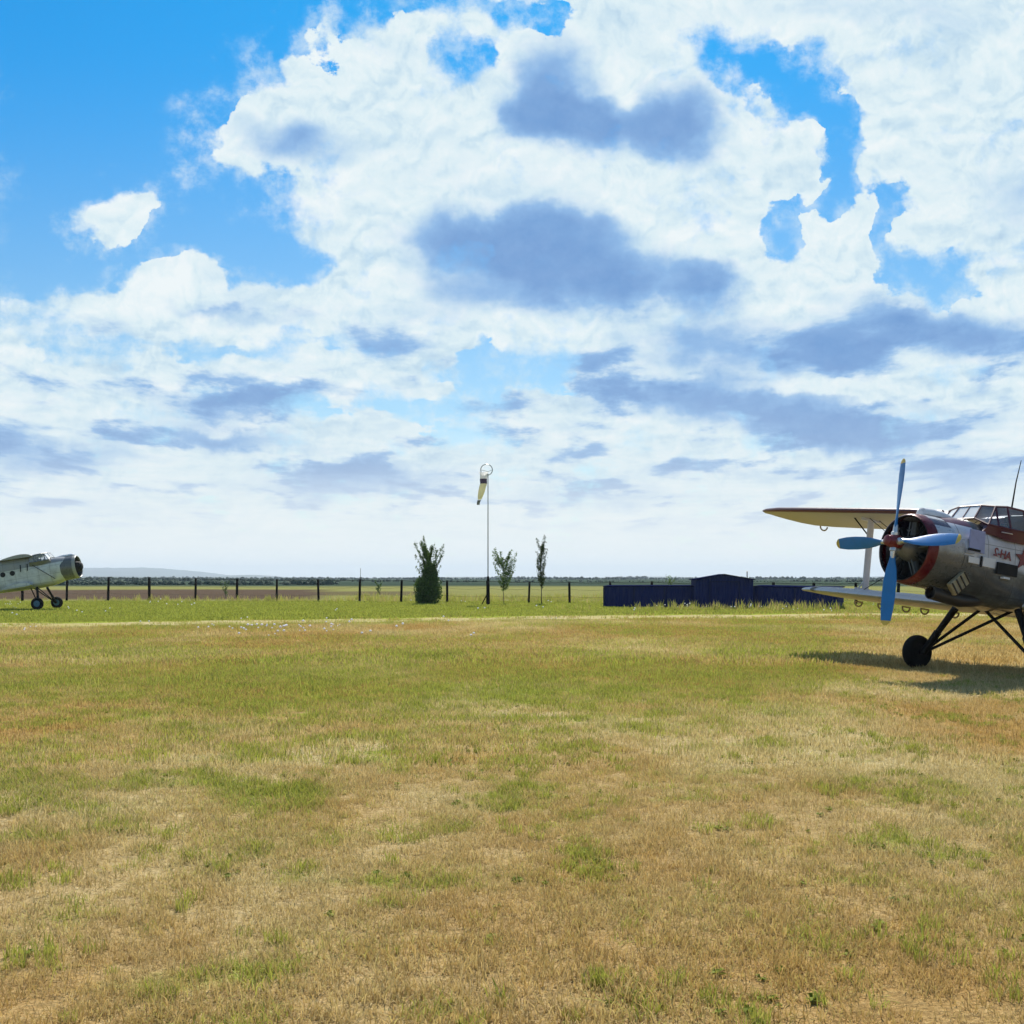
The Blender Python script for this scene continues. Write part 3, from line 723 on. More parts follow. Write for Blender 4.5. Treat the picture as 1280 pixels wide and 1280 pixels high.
# ---- the parked biplane at the right
def build_biplane():
    rt = empty('biplane'); place_body(rt, (8.160, 22.878, 2.907), 65.84, 8.25)
    tag(rt, 'white and maroon biplane with blue four bladed propeller and red engine ring', 'airplane', 'old biplanes standing on the grass airfield')
    q = MB(); q.rings([section(*s) for s in FUS]); fus = q.build('fuselage', M['fus'], rt, 60)
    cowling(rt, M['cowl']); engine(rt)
    canopy(rt, M['maroon'], M['glass'], M['clear'])
    # intake hump on top of the cowling
    q = MB(); q.rings([[(x, w*math.cos(t), zb+h*math.sin(t)) for t in np.linspace(0, math.pi, 11)]+[(x, 0, zb-.1)] for x, w, zb, h in ((.62,.10,.70,.09),(.66,.15,.70,.15),(.9,.18,.70,.17),(1.2,.18,.70,.16),(1.55,.10,.72,.06))])
    q.build('air_intake', M['white'], rt)
    # propeller
    pr = MB(); pr.lathe([(-.24,.0),(-.235,.06),(-.21,.11),(-.10,.13),(-.03,.155),(.06,.155),(.16,.12),(.22,.09)], (0,0,0), 'x', 24); hub = pr.build('propeller_hub', M['hub'], rt)
    for k in range(4):
        Rm = Matrix.Rotation(R(90*k), 3, 'X')
        secs = [(.30,.09,.085,60),(.42,.12,.06,48),(.6,.19,.045,38),(.85,.245,.034,30),(1.15,.262,.026,24),(1.45,.25,.018,20),(1.70,.20,.012,18),(1.72,.19,.011,17.5)]
        tip = [(1.70,.20,.0125,18),(1.74,.172,.011,17.5),(1.77,.13,.009,17),(1.80,.05,.005,17)]
        def ring(r, c, t, be):
            cv = Vector((math.sin(R(be)), math.cos(R(be)), 0)); nv = Vector((math.cos(R(be)), -math.sin(R(be)), 0))
            return [Rm @ (Vector((0,0,r))+cv*c*.57*math.cos(a)+nv*t/2*math.sin(a)*(1.2 if math.sin(a) < 0 else .8)) for a in [2*math.pi*j/12 for j in range(12)]]
        q = MB(); q.rings([ring(*s) for s in secs[:-1]]); bl = q.build('propeller_blade', M['blue'], rt)
        q = MB(); q.rings([ring(r, c*1.012, t*1.1, be) for r, c, t, be in tip]); q.build('blade_tip', M['yellow'], bl)
        q = MB(); q.rings([[Rm @ Vector((rr*math.cos(a), rr*math.sin(a), z)) for a in [2*math.pi*j/14 for j in range(14)]] for z, rr in ((.10,.075),(.17,.085),(.20,.085),(.21,.062),(.29,.055),(.36,.048))]); q.build('blade_root', M['steel'], bl)
    # wings
    dz = .072
    zu = 1.10; up = [(.0,3.25,1.7,zu-.06,.10,4),(.9,3.20,1.75,zu-.02,.10,4),(1.5,2.80,2.15,zu+.04,.12,4),(2.5,2.78,2.15,zu+dz*2.,.12,4),(6.5,2.82,2.15,zu+dz*5.8,.115,4),(7.8,2.88,2.08,zu+dz*7.1,.105,4),(8.5,3.0,1.85,zu+dz*7.7,.095,4),(8.85,3.14,1.45,zu+dz*8.05,.085,4),(9.05,3.32,.85,zu+dz*8.25,.08,4),(9.12,3.45,.35,zu+dz*8.3,.06,4)]
    lo = [(.80,3.02,2.0,-.98,.15,2),(3.2,3.05,1.95,-.98+.058*2.4,.15,2),(5.6,3.12,1.85,-.98+.058*4.8,.14,2),(6.5,3.22,1.65,-.98+.058*5.7,.13,2),(7.0,3.38,1.25,-.98+.058*6.1,.12,2),(7.22,3.60,.7,-.98+.058*6.2,.10,2),(7.28,3.8,.3,-.98+.058*6.2,.08,2)]
    for s in (-1, 1):
        secs = up if s > 0 else [(.0,)+up[0][1:]]+up[1:]
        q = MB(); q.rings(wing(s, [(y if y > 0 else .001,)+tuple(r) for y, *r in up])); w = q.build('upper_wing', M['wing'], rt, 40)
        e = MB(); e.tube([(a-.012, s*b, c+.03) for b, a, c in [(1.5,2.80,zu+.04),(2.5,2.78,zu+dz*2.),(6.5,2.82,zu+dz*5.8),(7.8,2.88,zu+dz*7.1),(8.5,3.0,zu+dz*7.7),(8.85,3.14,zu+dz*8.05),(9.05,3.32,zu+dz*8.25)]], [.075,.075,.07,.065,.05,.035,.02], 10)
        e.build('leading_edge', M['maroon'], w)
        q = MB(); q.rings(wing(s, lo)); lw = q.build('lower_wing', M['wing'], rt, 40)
        for y in (2.35, 3.35, 4.0, 4.9, 5.8) if True else ():
            zt = -.98+.058*(y-.8)-.11; b = MB(); b.torus((4.42, s*y, zt-.03), .12, .023, 'y', 16, 6, (math.pi, 2*math.pi), (1.1, 1)); b.box((4.42, s*y, zt-.02), (.14, .02, .02)); b.build('flap_bracket', M['beige'], lw)
        for y in (3.6, 8.0):
            zt = zu+dz*(y-.8)-.14; b = MB(); b.torus((4.75, s*y, zt-.02), .12, .023, 'y', 16, 6, (math.pi, 2*math.pi), (1.1, 1)); b.build('flap_bracket', M['beige'], w)
        for y in (5.7, 6.25):       # dark walk marks wrapped round the leading edge
            b = MB(); sec = airfoil(s*y, 3.165, 1.76, -.98+.058*(y-.8), .137, 2); sec2 = airfoil(s*(y+.13), 3.175, 1.74, -.98+.058*(y+.13-.8), .136, 2)
            idx = [24,25,26,27,0,1,2,3,4,5] if False else [-3,-2,-1,0,1,2,3,4,5]
            lift = lambda p, c=3.9: (p[0]-.015, p[1], p[2]+.006)
            b.rings([[lift(sec[i]) for i in idx], [lift(sec2[i]) for i in idx]], False, False, False); b.build('edge_patch', M['grey'], lw)
        # interplane strut with flared feet
        q = MB(); a_, b_ = Vector((3.72, s*4.82, -.98+.058*4.0+.10)), Vector((3.66, s*4.82, zu+dz*4.0-.02))
        q.strut(a_, b_, .23, .07, (1, 0, 0)); q.strut(a_+Vector((0,0,-.04)), a_+Vector((0,0,.10)), .75, .16, (1, 0, 0)); q.strut(b_-Vector((0,0,.10)), b_+Vector((0,0,.03)), .7, .15, (1, 0, 0))
        q.tube([a_+Vector((-.30,0,.0)), a_+Vector((-.1,0,.28))], .02, 6); q.build('wing_strut', M['white'], rt)
        for k, (p0, p1) in enumerate([((3.4, s*.9, -.92), (3.45, s*4.75, zu+dz*3.9)), ((3.75, s*.9, -.92), (3.8, s*4.75, zu-.02+dz*3.9)), ((3.45, s*4.7, -.66), (3.4, s*.9, 1.1)), ((3.45, s*5.3, zu+dz*4.4), (3.66, s*4.82, .85))]):
            q = MB(); q.tube([p0, p1], .010 if k < 3 else .02, 5); q.build('bracing_wire', M['black'], rt)
        gear(rt, s, False)
    # exhaust pipe under the nose
    q = MB(); pts = [(.64,-.52,-1.00),(1.0,-.52,-1.03),(1.45,-.50,-1.06),(1.9,-.46,-1.02),(2.3,-.42,-.92)]
    q.tube(pts, [.145,.145,.14,.13,.12], 16, False); q.tube([(x, y, z) for x, y, z in pts[:2]], .13, 16, False); q.torus((.64,-.52,-1.0), .137, .012, 'x', 20, 6); q.build('exhaust_pipe', M['soot'], rt)
    q = MB(); q.lathe([(.78,.0),(.78,.128)], (0,-.52,-1.012), 'x', 16); q.build('exhaust_bore', M['dark'], rt)
    # oil cooler with slats
    q = MB(); rot = Matrix.Rotation(R(-42), 3, 'Y')
    q.box((1.22,-.70,-.72), (.26,.06,.15), rot)
    oc = q.build('oil_cooler', M['beige'], rt, bevel=.02)
    for k in range(4):
        q = MB(); q.box(Vector((1.22,-.765,-.72))+rot @ Vector((-.21+.14*k, 0, 0)), (.012,.02,.14), rot); q.build('cooler_slat', M['soot'], oc)
    # louvres, hatches and steps on the port side
    def plate(name, x, z, hx, hz, mt, y=-.80, t=.012, par=fus, rx=0):
        b = MB(); b.box((x, y, z), (hx, t, hz), Matrix.Rotation(R(rx), 3, 'X')); return b.build(name, mt, par, bevel=.004)
    plate('side_panel', 1.52, .22, .22, .24, M['bluegrey'], -.795, .012, rx=-4)
    plate('air_slot', 1.43, .02, .17, .025, M['dark'], -.83)
    plate('fuel_hatch', 1.45, -.20, .15, .065, M['white'], -.825, .014)
    plate('air_slot', 1.64, -.20, .02, .12, M['dark'], -.845)
    plate('side_panel', 1.86, -.19, .18, .10, M['white'], -.85, .012)
    plate('side_opening', 2.36, -.265, .30, .125, M['dark'], -.893, .02)
    plate('foot_step', 2.30, -.46, .09, .022, M['white'], -.92, .05)
    plate('door_edge', 3.20, -.10, .012, .5, M['dark'], -.897, .006)
    q = MB(); q.tube([(2.05,-.93,.50),(2.3,-.96,.50),(2.34,-.96,.50)], .012, 6); q.build('grab_handle', M['steel'], rt)
    # writing, mirrored as in the photograph
    cu = bpy.data.curves.new('lettering', 'FONT'); cu.body = 'AH-2'; cu.size = .25; cu.space_character = .92; cu.extrude = .004; cu.offset = .006; cu.align_x = 'CENTER'
    tmp = bpy.data.objects.new('tmp', cu); COL.objects.link(tmp); dg = bpy.context.evaluated_depsgraph_get()
    me = bpy.data.meshes.new_from_object(tmp.evaluated_get(dg)); bpy.data.objects.remove(tmp)
    me.transform(Matrix.Scale(-1, 4, (1, 0, 0))); me.flip_normals(); me.transform(Matrix.Rotation(R(90), 4, 'X'))
    o = bpy.data.objects.new('lettering', me); COL.objects.link(o); me.materials.append(M['crimson']); o.parent = fus; o.location = (2.17, -.902, -.04); o.rotation_euler = (0, R(5), 0)
    q = MB(); st = []
    for k in range(10):
        a = math.pi/2+k*math.pi/5; r = .27 if k % 2 == 0 else .115; st.append((r*math.cos(a), r*math.sin(a)))
    q.rings([[(2.82+a, yy, .03+b) for a, b in st] for yy in (-.91, -.895)]); q.build('star_emblem', M['crimson'], fus, smooth=False)
    # antennas and roof fittings
    q = MB(); q.tube([(3.30,0,1.05),(3.37,0,1.9),(3.46,0,2.42)], [.022,.014,.008], 8); q.build('antenna', M['black'], rt)
    for k in range(6):
        for s in (-1, 1):
            q = MB(); q.lathe([(-.012,.17),(.0,.19),(.012,.17)], (4.4+k*.62, s*.905, .22), 'y', 20, (True, True)); q.build('porthole', M['glass'], fus)
    tail(rt, M['fus'], M['wing'])
    return rt
build_biplane()

# ---- the derelict one at the left, without propeller and wings
def build_derelict():
    rt = empty('biplane'); tag(rt, 'weathered grey biplane without propeller or wings, parked at the far left', 'airplane', 'old biplanes standing on the grass airfield')
    th = 270-3   # nose to the right
    place_body(rt, (-28.65, 71.5, 3.02), th, 9.5)
    q = MB(); q.rings([section(*s) for s in FUS]); fus = q.build('fuselage', M['dfus'], rt, 60)
    cowling(rt, M['dcowl'], False)
    q = MB(); q.lathe([(-.30,.0),(-.28,.18),(-.18,.30),(.05,.36),(.3,.40)], (.3,0,CZ), 'x', 20); q.build('crankcase', M['dark'], rt)
    q = MB(); q.rings([[(x, w*math.cos(t), zb+h*math.sin(t)) for t in np.linspace(0, math.pi, 9)]+[(x, 0, zb-.1)] for x, w, zb, h in ((.42,.10,.68,.08),(.6,.16,.70,.14),(1.2,.18,.70,.14),(1.55,.10,.72,.06))]); q.build('air_intake', M['white'], rt)
    canopy(rt, M['grey'], M['glass'], M['clear'])
    # stub of the upper wing centre section and lower wing roots
    q = MB(); q.rings([airfoil(y, 2.80, 2.2, 1.03, .12, 1) for y in (-1.15, -.4, .4, 1.15)]); q.build('wing_stub', M['dfus'], rt, 40)
    for s in (-1, 1):
        q = MB(); q.rings(wing(s, [(.8,3.1,2.1,-.86,.15,2),(1.25,3.1,2.1,-.84,.15,2)])); q.build('lower_wing_stub', M['dfus'], rt, 40)
        gear(rt, s, True)
        for x in (3.2, 3.65):
            q = MB(); q.tube([(x, s*.93, .55), (x+.05, s*.96, .1)], .03, 6); q.build('strut_fitting', M['black'], rt)
        for k in range(6):
            q = MB(); q.lathe([(-.012,.15),(.0,.17),(.012,.15)], (4.25+k*.62, s*.905, .10), 'y', 18, (True, True)); q.build('porthole', M['dark'], fus)
    q = MB(); q.tube([(2.9,.95,.42),(1.6,.86,-.7)], .018, 5); q.build('bracing_wire', M['black'], rt)
    tail(rt, M['dfus'], M['dfus'])
build_derelict()
# ------------------------------------------------------------------ fence
def px(x, d): return (x-640)/F*d
wood = paint('fence_timber', (.008,.0065,.0055), .9, dirt=.3, scale=2, dirtcol=(.02,.018,.015), spec=.05)
wire_m = paint('fence_wire', (.05,.05,.05), .6, dirt=.2)
def fence():
    rt = empty('field_fence'); tag(rt, 'long open fence of dark timber posts between the mown grass and the fields', 'fence')
    P0 = [(-25,99,2.15),(28,98.5,2.2),(83.4,98,2.2),(135,97.2,2.2),(186.6,96.5,2.18),(244.3,95.8,2.1),(296,95,2.05),(345.7,94.2,2.0),(398.3,93.5,2.0),(449.5,92.7,2.0),(501.4,91.7,1.95),(559,90.8,1.9),
          (610,89.8,1.9),(661,89,1.82),(712,88.2,1.80),(763,87.3,1.80),(814,86.5,1.84),(865,85.6,1.75),(916,84.8,1.75),(966,84,1.78),(1018,83.2,1.75),(1070,82.4,1.75),(1122,81.6,1.75),(1175,80.8,1.75),(1230,80,1.75),(1290,79.2,1.75),(1350,78.4,1.75)]
    rt.location = (px(610, 89.8), 89.8, 0); o0 = Vector(rt.location)
    rg = random.Random(3); tops = []
    for (x, d, h) in P0:
        b = Vector((px(x, d), d, 0))-o0; q = MB(); w = .088*rg.uniform(.9, 1.15)
        lean = Vector((rg.uniform(-.07, .07), rg.uniform(-.05, .05), 0))
        rs = []
        for z, k in ((-.3, 1), (h*.5, 1), (h-.03, .96), (h, .86)):
            rs.append([b+lean*z/h+Vector((sx*w*k, sy*w*k, z)) for sx, sy in ((-1,-1),(1,-1),(1,1),(-1,1))])
        q.rings(rs); q.build('post', wood, rt, bevel=.01); tops.append((b+lean, h))
    for frac, rad in ((.97, .022), (.66, .008), (.33, .008)):
        q = MB(); pts = []
        for (b0, h0), (b1, h1) in zip(tops[:-1], tops[1:]):
            for t in (0, .25, .5, .75):
                p = b0.lerp(b1, t); z = (h0*(1-t)+h1*t)*frac-.10*t*(1-t)*4*(.6 if frac > .9 else 1); pts.append((p.x, p.y-.09, z))
        q.tube(pts, rad, 5, False); q.build('wire', wire_m, rt)
    q = MB(); b0 = tops[9][0]; q.tube([(b0.x, b0.y+.10, 0), (b0.x+.03, b0.y+.12, 2.95)], [.03, .02], 6); q.build('rod', wire_m, rt)
fence()

# ------------------------------------------------------------------ windsock
def windsock():
    d = 84.; X = px(610, d); rt = empty('windsock', (X, d, 0)); tag(rt, 'pale windsock with a dark band hanging limp from a tall thin mast', 'windsock')
    H = (755-591)/F*d
    steel = paint('mast_paint', (.10,.11,.12), .6, dirt=.4, dirtcol=(.05,.04,.03))
    q = MB(); q.tube([(0,0,0),(0,0,H)], [.045,.032], 8); q.build('mast', steel, rt)
    q = MB(); q.rings([[(sx*w, sy*w, z) for sx, sy in ((-1,-1),(1,-1),(1,1),(-1,1))] for z, w in ((-.2,.15),(1.4,.13),(2.2,.085),(2.25,.05))]); q.build('mast_post', wood, rt, bevel=.01)
    q = MB(); q.tube([(-.04,0,.9),(-.5,-.1,0)], .045, 6); q.build('brace', wood, rt)
    ringm = paint('ring_metal', (.35,.36,.37), .4, metal=.5, dirt=.3)
    s = F/d; cx, cz = (608.2-610)/s, H+(591-586)/s*0+.30; r = .46
    q = MB(); q.torus((cx, 0, cz), r, .035, 'y', 28, 6, sc=(1, .95)); hoop = q.build('hoop', ringm, rt)
    q = MB(); q.tube([(cx-r,0,cz),(cx+.1,.35,cz-.1),(cx+r,0,cz)], .018, 6); q.build('hoop_stay', ringm, hoop)
    def cloth(name, col, rings):
        m, N, b = material(name); b.inputs['Base Color'].default_value = (*col, 1); b.inputs['Roughness'].default_value = .8
        tr = N.node('ShaderNodeBsdfTranslucent'); tr.inputs[0].default_value = (*col, 1); ms = N.node('ShaderNodeMixShader'); ms.inputs[0].default_value = .45
        N.l.new(b.outputs[0], ms.inputs[1]); N.l.new(tr.outputs[0], ms.inputs[2]); N.l.new(ms.outputs[0], N.n['Material Output'].inputs[0])
        q = MB(); n = 20; rs = []
        for (xx, zz, w, dp) in rings:
            rs.append([((xx-610)/s+w/s/2*math.cos(t)*(1+.10*math.sin(3*t+zz)), -.05+dp*math.sin(t)*(1+.2*math.sin(4*t)), H+(591-zz)/s) for t in [2*math.pi*j/n for j in range(n)]])
        q.rings(rs, True, False, False); return q.build(name, m, rt)
    cloth('sock_mouth', (.86,.84,.84), [(605,589,11,.10),(604.3,592,9.6,.16),(604.2,597.5,8.8,.2)])
    cloth('sock_band', (.10,.07,.13), [(604.2,597.5,8.8,.2),(604.3,600,8.7,.2),(604.4,603.6,8.6,.2)])
    cloth('sock_body', (.84,.78,.56), [(604.4,603.6,8.6,.2),(603.6,608,8.4,.2),(602.2,613,8.0,.2),(600.6,618,6.8,.2),(599.2,623.5,4.6,.15)])
    cloth('sock_end', (.16,.17,.16), [(599.0,624.3,4.4,.14),(598.2,627,3.8,.12),(597.6,630,3.6,.1)])
windsock()

# ------------------------------------------------------------------ blue sheds
def corrugated(name, col):
    m, N, b = material(name)
    tc = N.node('ShaderNodeTexCoord').outputs['Object']; n1 = N.noise(tc, 1.5, 6, .6); n2 = N.noise(N.vmath('MULTIPLY', tc, (1, 1, .15)), 6, 4, .6)
    c = N.mix(N.step(n1, .4, .7, 0, .5), col, tuple(q*.6 for q in col)); c = N.mix(N.step(n2, .55, .75, 0, .25), c, (.05,.04,.04))
    N.put(b.inputs['Base Color'], c); b.inputs['Roughness'].default_value = .7; b.inputs['Specular IOR Level'].default_value = .15
    return m
navy = corrugated('navy_sheet', (.010,.018,.10)); navy2 = paint('navy_roof', (.005,.008,.04), .95, spec=0, dirt=.1)
post_m = paint('shed_corner', (.010,.016,.07), .6, spec=.1)
def ribbed_wall(mb, a, b, z0, z1a, z1b=None, depth=.025, pitch=.20):
    a, b = Vector(a), Vector(b); L = (b-a).length; t = (b-a)/L; nrm = Vector((t.y, -t.x, 0)); z1b = z1a if z1b is None else z1b
    n = max(2, int(L/pitch)); pts = []
    for i in range(n):
        for u, o in ((0, 0), (.35, 0), (.5, depth), (.85, depth)): pts.append(((i+u)/n, o))
    pts.append((1, 0)); lo, hi = [], []
    for u, o in pts:
        p = a+t*L*u+nrm*o; h = z1a*(1-u)+z1b*u; lo.append((p.x, p.y, z0)); hi.append((p.x, p.y, h))
    mb.rings([lo, hi], False, False, False)
def low_shed(x0, d0, x1, d1, h0, h1, label, dep=2.3, seams=2):
    A = Vector((px(x0, d0), d0, 0)); B = Vector((px(x1, d1), d1, 0)); rt = empty('storage_shed', (A+B)/2); o = (A+B)/2
    tag(rt, label, 'shed', 'blue metal sheds by the fence')
    a, b = A-o, B-o; t = (b-a).normalized(); bk = Vector((-t.y, t.x, 0))*dep
    ang = math.atan2(t.y, t.x)
    for nm, (p, q_, hh0, hh1) in {'f': (a, b, h0, h1), 'r': (b, b+bk, h1, h1), 'b': (b+bk, a+bk, h1, h0), 'l': (a+bk, a, h0, h0)}.items():
        m = MB(); ribbed_wall(m, p, q_, -.05, hh0, hh1); m.build('wall', navy, rt, smooth=False)
    m = MB(); e = .08
    c = [(a-t*e-bk.normalized()*e, h0), (b+t*e-bk.normalized()*e, h1), (b+t*e+bk+bk.normalized()*e, h1+.06), (a-t*e+bk+bk.normalized()*e, h0+.06)]
    m.rings([[(p.x, p.y, z+.005) for p, z in c], [(p.x, p.y, z+.065) for p, z in c]]); m.build('roof', navy2, rt, bevel=.01)
    for u in [0, 1]+[k/seams for k in range(1, seams)]:
        p = a.lerp(b, u); m = MB(); h = h0*(1-u)+h1*u; m.box((p.x-bk.x*.018, p.y-bk.y*.018, h/2-.02), (.05, .03, h/2), Matrix.Rotation(ang, 3, 'Z')); m.build('corner_post', post_m, rt)
low_shed(755, 76, 869, 74.6, 1.47, 1.50, 'long low blue metal shed left of the gabled one, behind weeds', seams=3)
low_shed(942, 73.5, 1047, 71, 1.50, 1.42, 'low blue metal shed right of the gabled one, partly behind the wing tip', seams=2)
def gable_shed():
    d = 73.2; x0, x1 = px(870, d), px(941, d); w = (x1-x0)/2; rt = empty('storage_shed', ((x0+x1)/2, d, 0), R(-4)); tag(rt, 'tall blue metal shed with a shallow gable roof between two low sheds', 'shed', 'blue metal sheds by the fence')
    he, hr, dep = 2.0, 2.33, 3.2
    m = MB(); n = 20; lo, hi = [], []
    for i in range(n):
        for u, o in ((0, 0), (.35, 0), (.5, .025), (.85, .025)):
            x = -w+2*w*(i+u)/n; h = hr-(hr-he)*abs(x)/w; lo.append((x, -o, -.05)); hi.append((x, -o, h))
    lo.append((w, 0, -.05)); hi.append((w, 0, he)); m.rings([lo, hi], False, False, False); m.build('front_wall', navy, rt, smooth=False)
    m = MB(); m.rings([[(x, dep, -.05) for x, _, _ in lo], [(x, dep, z) for x, _, z in hi]], False, False, False); m.build('rear_wall', navy, rt, smooth=False)
    for s in (-1, 1):
        m = MB(); ribbed_wall(m, (s*w, 0, 0), (s*w, dep, 0), -.05, he); m.build('side_wall', navy, rt, smooth=False)
        m = MB(); c0 = [(0, -.18, hr+.01), (s*(w+.14), -.18, he-.03), (s*(w+.14), dep+.18, he-.03), (0, dep+.18, hr+.01)]
        m.rings([c0, [(x, y, z+.05) for x, y, z in c0]]); m.build('roof_slope', navy2, rt)
        m = MB(); m.box((s*w*.52, -.06, .95), (.03, .03, .93)); m.build('door_frame', post_m, rt)
    m = MB(); m.box((0, -.06, 1.86), (w*.52+.03, .03, .03)); m.build('door_head', post_m, rt)
    m = MB(); m.tube([(w*.82, .4, 1.95), (w*.82, .4, 2.52)], .035, 8); m.lathe([(.0, .0), (0, .08), (.07, .0)], (w*.82, .4, 2.52), 'z', 10); m.build('flue_pipe', wire_m, rt)
gable_shed()

# ------------------------------------------------------------------ young trees by the fence
def leaf_mat(name, a, b_):
    m, N, b = material(name)
    isl = N.node('ShaderNodeNewGeometry').outputs['Random Per Island']; c = N.mix(isl, a, b_)
    N.put(b.inputs['Base Color'], c); b.inputs['Roughness'].default_value = .6; b.inputs['Specular IOR Level'].default_value = .2
    tr = N.node('ShaderNodeBsdfTranslucent'); N.put(tr.inputs[0], c); ms = N.node('ShaderNodeMixShader'); ms.inputs[0].default_value = .3
    N.l.new(b.outputs[0], ms.inputs[1]); N.l.new(tr.outputs[0], ms.inputs[2]); N.l.new(ms.outputs[0], N.n['Material Output'].inputs[0])
    return m
bark = paint('bark', (.055,.042,.03), .85, dirt=.3)
def sapling(pxx, d, H, label, seed, lm, nb, spread, up, leaf, nleaf, skirt=None, zmin=.12, trunk_r=.035, cat='tree'):
    rg = random.Random(seed); rt = empty('young_tree', (px(pxx, d), d, 0)); tag(rt, label, cat, 'young trees along the fence')
    tr = MB(); pts = []; x = y = 0
    for i in range(9):
        z = H*.93*i/8; pts.append(Vector((x, y, z))); x += rg.uniform(-.04, .04)*H/4; y += rg.uniform(-.04, .04)*H/4
    tr.tube(pts, [trunk_r*(1-.85*i/8) for i in range(9)], 7); tips = []
    def on(z):
        f = min(max(z/(H*.93)*8, 0), 7.99); i = int(f); return pts[i].lerp(pts[i+1], f-i)
    for k in range(nb):
        z = H*(zmin+(.90-zmin)*(k+rg.random())/nb); p0 = on(z); a = rg.random()*6.283
        ln = spread*(.35+.65*math.sin(math.pi*min(1, (1-z/H)*1.15+.05))**.8)*rg.uniform(.6, 1.25); rise = up*rg.uniform(.7, 1.3)
        p1 = p0+Vector((math.cos(a)*ln*.6, math.sin(a)*ln*.6, ln*rise*.5)); p2 = p0+Vector((math.cos(a)*ln, math.sin(a)*ln, ln*rise*1.25))
        tr.tube([p0, p1, p2], [.014, .009, .004], 5); tips.append((p0, p1, p2))
    tr.build('trunk', bark, rt)
    v, f = [], []
    def lf(c, s):
        n = Vector((rg.gauss(0, 1), rg.gauss(0, 1), rg.gauss(0, 1))).normalized(); t = n.orthogonal().normalized(); b = n.cross(t); t *= s; b *= s*.55
        k = len(v); v.extend([c-t, c+b, c+t, c-b]); f.append((k, k+1, k+2, k+3))
    for (p0, p1, p2) in tips:
        dens = rg.uniform(.3, 1.6)
        for i in range(int(nleaf*dens)):
            u = rg.random()**.7; c = (p0.lerp(p1, u*2) if u < .5 else p1.lerp(p2, u*2-1))+Vector((rg.gauss(0, .055), rg.gauss(0, .055), rg.gauss(0, .07))); lf(c, leaf*rg.uniform(.6, 1.3))
    for i in range(int(nleaf*3)):
        c = on(H*rg.uniform(.3, .98))+Vector((rg.gauss(0, .05), rg.gauss(0, .05), rg.gauss(0, .06))); lf(c, leaf*rg.uniform(.6, 1.2))
    if skirt:
        n, w, h = skirt
        lumps = [(0, 0, h*.36, w, h*.42)]+[(rg.uniform(-.62, .62)*w, rg.uniform(-.5, .5)*w, h*(.12+.80*k_/20), w*rg.uniform(.28, .52), h*rg.uniform(.10, .17)) for k_ in range(21)]
        for i in range(n):
            lx, ly, lz, lw, lh = lumps[0] if rg.random() < .35 else rg.choice(lumps)
            q = Vector((rg.gauss(0, 1), rg.gauss(0, 1), rg.gauss(0, 1))).normalized()*rg.random()**.4
            kk = 1 if lz < h*.5 else .82; lf(Vector((lx*kk+q.x*lw*kk, ly*kk+q.y*lw*kk, max(.05, lz+q.z*lh))), leaf*1.15*rg.uniform(.6, 1.4))
        for i in range(n//5):
            z = h*.6*rg.random()**.8; a = rg.random()*6.283; prof = w*(1.0-.10*z/h-.75*max(0, z/h-.55)/.45)*(.86+.14*math.sin(5*a+3*z)+.10*math.sin(9*a-5*z)); r = prof*rg.random()**.35
            lf(Vector((r*math.cos(a), r*math.sin(a), z+.05)), leaf*1.15*rg.uniform(.6, 1.4))
    me = bpy.data.meshes.new('crown'); me.from_pydata([tuple(q) for q in v], [], f); me.materials.append(lm); o = bpy.data.objects.new('crown', me); COL.objects.link(o); o.parent = rt
L1 = leaf_mat('dark_leaves', (.036,.078,.018), (.12,.19,.04)); L2 = leaf_mat('fresh_leaves', (.06,.12,.022), (.15,.23,.045)); L3 = leaf_mat('grey_leaves', (.035,.06,.02), (.09,.12,.04))
sapling(535, 85.5, 4.35, 'bushy dark green young tree with ragged top, left of the windsock mast', 5, L1, 46, 1.0, 1.1, .065, 120, (10500, 1.15, 3.3), .35)
sapling(630, 85, 3.9, 'loose pale green sapling just right of the windsock mast', 8, L2, 40, .85, 1.0, .06, 85, None, .28, .03)
sapling(677, 84.5, 4.95, 'slender upright sapling with bare lower stem, right of the pale sapling', 13, L3, 46, .46, 1.9, .055, 60, None, .25, .04)
# scrub in the field behind the fence
for i, (x, d, H, nl, lb) in enumerate([(585/2+0, 112, 1.7, 20, 'thin straggly shrub in the ploughed field beyond the fence'),(473, 118, 1.5, 26, 'small round shrub in the meadow beyond the fence, left of the bushy tree'),(838, 98, 2.2, 24, 'yellow green sapling showing above the left low shed')]):
    sapling(x if i else 282, d, H, lb, 40+i, L2 if i != 1 else L1, 16, .5, .9, .06, nl, None, .1, .02, 'shrub' if i != 2 else 'tree')

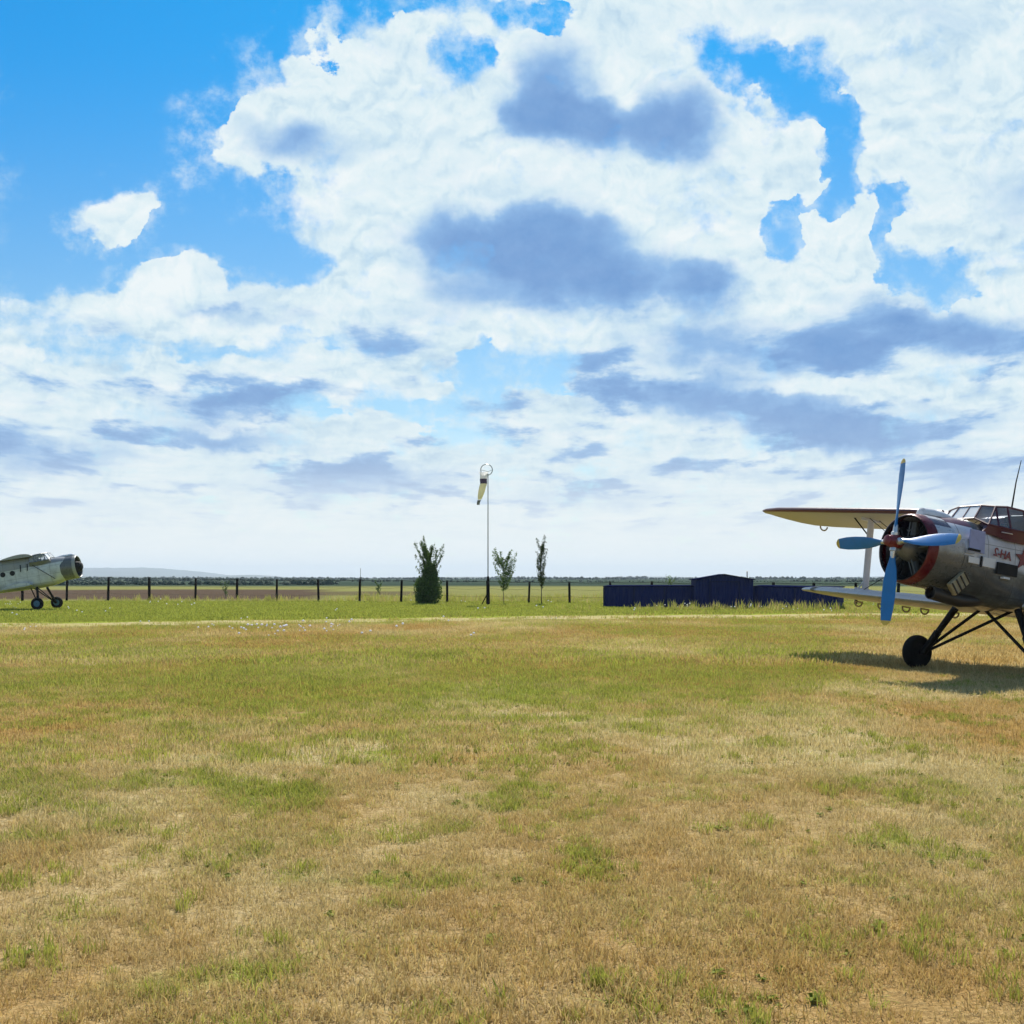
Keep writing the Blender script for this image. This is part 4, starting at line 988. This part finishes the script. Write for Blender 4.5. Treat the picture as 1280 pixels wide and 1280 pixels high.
# ------------------------------------------------------------------ distance: hills, woods, air
def hill(name, prof, dist, depth, col, seed, base=-6):
    m, N, b = material(name+'_woods'); P = N.node('ShaderNodeNewGeometry').outputs['Position']
    n = N.noise(P, .012, 8, .65); c = N.mix(N.step(n, .35, .65), col, tuple(q*1.9 for q in col)); N.put(b.inputs['Base Color'], c); b.inputs['Roughness'].default_value = .95
    xs = np.array([p[0] for p in prof], float); hs = np.array([(722-p[1])/F*dist+CAMH for p in prof])
    X = np.linspace(xs[0], xs[-1], 160); Hh = np.interp(X, xs, hs); k = np.ones(9)/9; Hh = np.convolve(np.pad(Hh, 4, 'edge'), k, 'valid')
    vs, T = [], np.linspace(0, 1, 26)
    for t in T:
        d = dist+(t-.5)*depth; sh = math.sin(math.pi*t)**.8
        row = []
        for x, h in zip(X, Hh):
            wx = (x-640)/F*dist; rough = (vn(np.array([wx*.012+seed]), np.array([d*.012]), 5)[0]-.5)*.10+(vn(np.array([wx*.04+seed]), np.array([d*.03]), 6)[0]-.5)*.08
            row.append((wx, d, base+(h-base)*sh*(1+rough*1.0)))
        vs.append(row)
    q = MB(); q.rings(vs, False, False, False); tag(q.build(name, m, smooth=True, sharp=80), kind='structure')
hill('far_hill', [(-420,724),(-300,718),(-120,712),(20,711.5),(120,710),(175,709.8),(215,711.5),(245,715),(275,719.5),(300,722.5),(330,725)], 8200, 2500, (.022,.035,.028), 1)
hill('hills', [(250,724),(285,720.5),(312,718.4),(332,719.6),(350,722),(380,721.5),(400,722),(430,723),(480,722),(520,723.5)], 6400, 1600, (.022,.034,.026), 2)
hill('hills', [(700,725),(745,722),(780,720.8),(825,720.5),(870,722),(930,722.2),(965,721.5),(1000,723.2),(1040,721.6),(1090,720.8),(1150,720.6),(1260,722),(1400,720),(1700,723),(1800,726)], 5600, 1600, (.020,.032,.024), 3)
hill('hills', [(-500,726),(-200,722),(100,720.5),(300,721.8),(420,723),(520,721.8),(600,720.8),(700,722),(800,723),(900,724),(1000,722.5),(1100,723),(1300,721.5),(1600,726)], 3600, 900, (.018,.030,.020), 4, -3)
# belts of distant trees: many crowns, one mass each
def belt(name, x0, x1, d, hmin, hmax, n, col, seed, dd=20):
    m, N, b = material(name+'_leaves'); P = N.node('ShaderNodeNewGeometry').outputs['Position']
    nn = N.noise(P, .35, 5, .65); N.put(b.inputs['Base Color'], N.mix(nn, col, tuple(q*2.2 for q in col))); b.inputs['Roughness'].default_value = .95
    rg = random.Random(seed); q = MB()
    for i in range(n):
        X = px(rg.uniform(x0, x1), d); Y = d+rg.uniform(-dd, dd); cl = .45+.55*vn(np.array([X*.03+seed]), np.array([0.]), 9)[0]; h = rg.uniform(hmin, hmax)*cl*1.4; w = h*rg.uniform(.45, .9)
        rs = []
        for z, k in ((0,.75),(.22,1),(.5,.95),(.75,.72),(.93,.38),(1.0,.06)):
            rs.append([(X+w*k*math.cos(t)*rg.uniform(.72, 1.2), Y+w*k*math.sin(t)*rg.uniform(.72, 1.2), h*z*rg.uniform(.93, 1.05)-.2) for t in [2*math.pi*j/8 for j in range(8)]])
        q.rings(rs, True, False, True)
    tag(q.build(name, m, smooth=False), kind='stuff')
belt('distant_trees', -80, 420, 330, .8, 2.1, 300, (.016,.034,.018), 1, 25)
belt('distant_trees', -120, 420, 700, 1.2, 3.0, 300, (.014,.032,.018), 2, 60)
belt('distant_trees', -200, 1500, 1300, 1.5, 3.2, 900, (.012,.028,.018), 3, 120)
belt('distant_trees', -200, 1500, 2100, 1.8, 4.5, 900, (.012,.026,.018), 5, 200)
belt('distant_trees', 420, 1400, 560, .5, 1.3, 320, (.016,.032,.018), 7, 60)
if not globals().get('NOHAZE'):
    q = MB(); q.box((0, 5200, 58), (11500, 6400, 64.5)); hz = q.build('haze', None if False else paint('haze_air', (1,1,1)), smooth=False)
    m = hz.data.materials[0]; N = NT(m.node_tree); N.n.clear(); o = N.node('ShaderNodeOutputMaterial'); pv = N.node('ShaderNodeVolumePrincipled')
    pv.inputs['Color'].default_value = (.76,.88,1,1); pv.inputs['Density'].default_value = .00012; pv.inputs['Anisotropy'].default_value = .1
    N.l.new(pv.outputs[0], o.inputs['Volume']); tag(hz, kind='stuff')
S.cycles.volume_bounces = 0
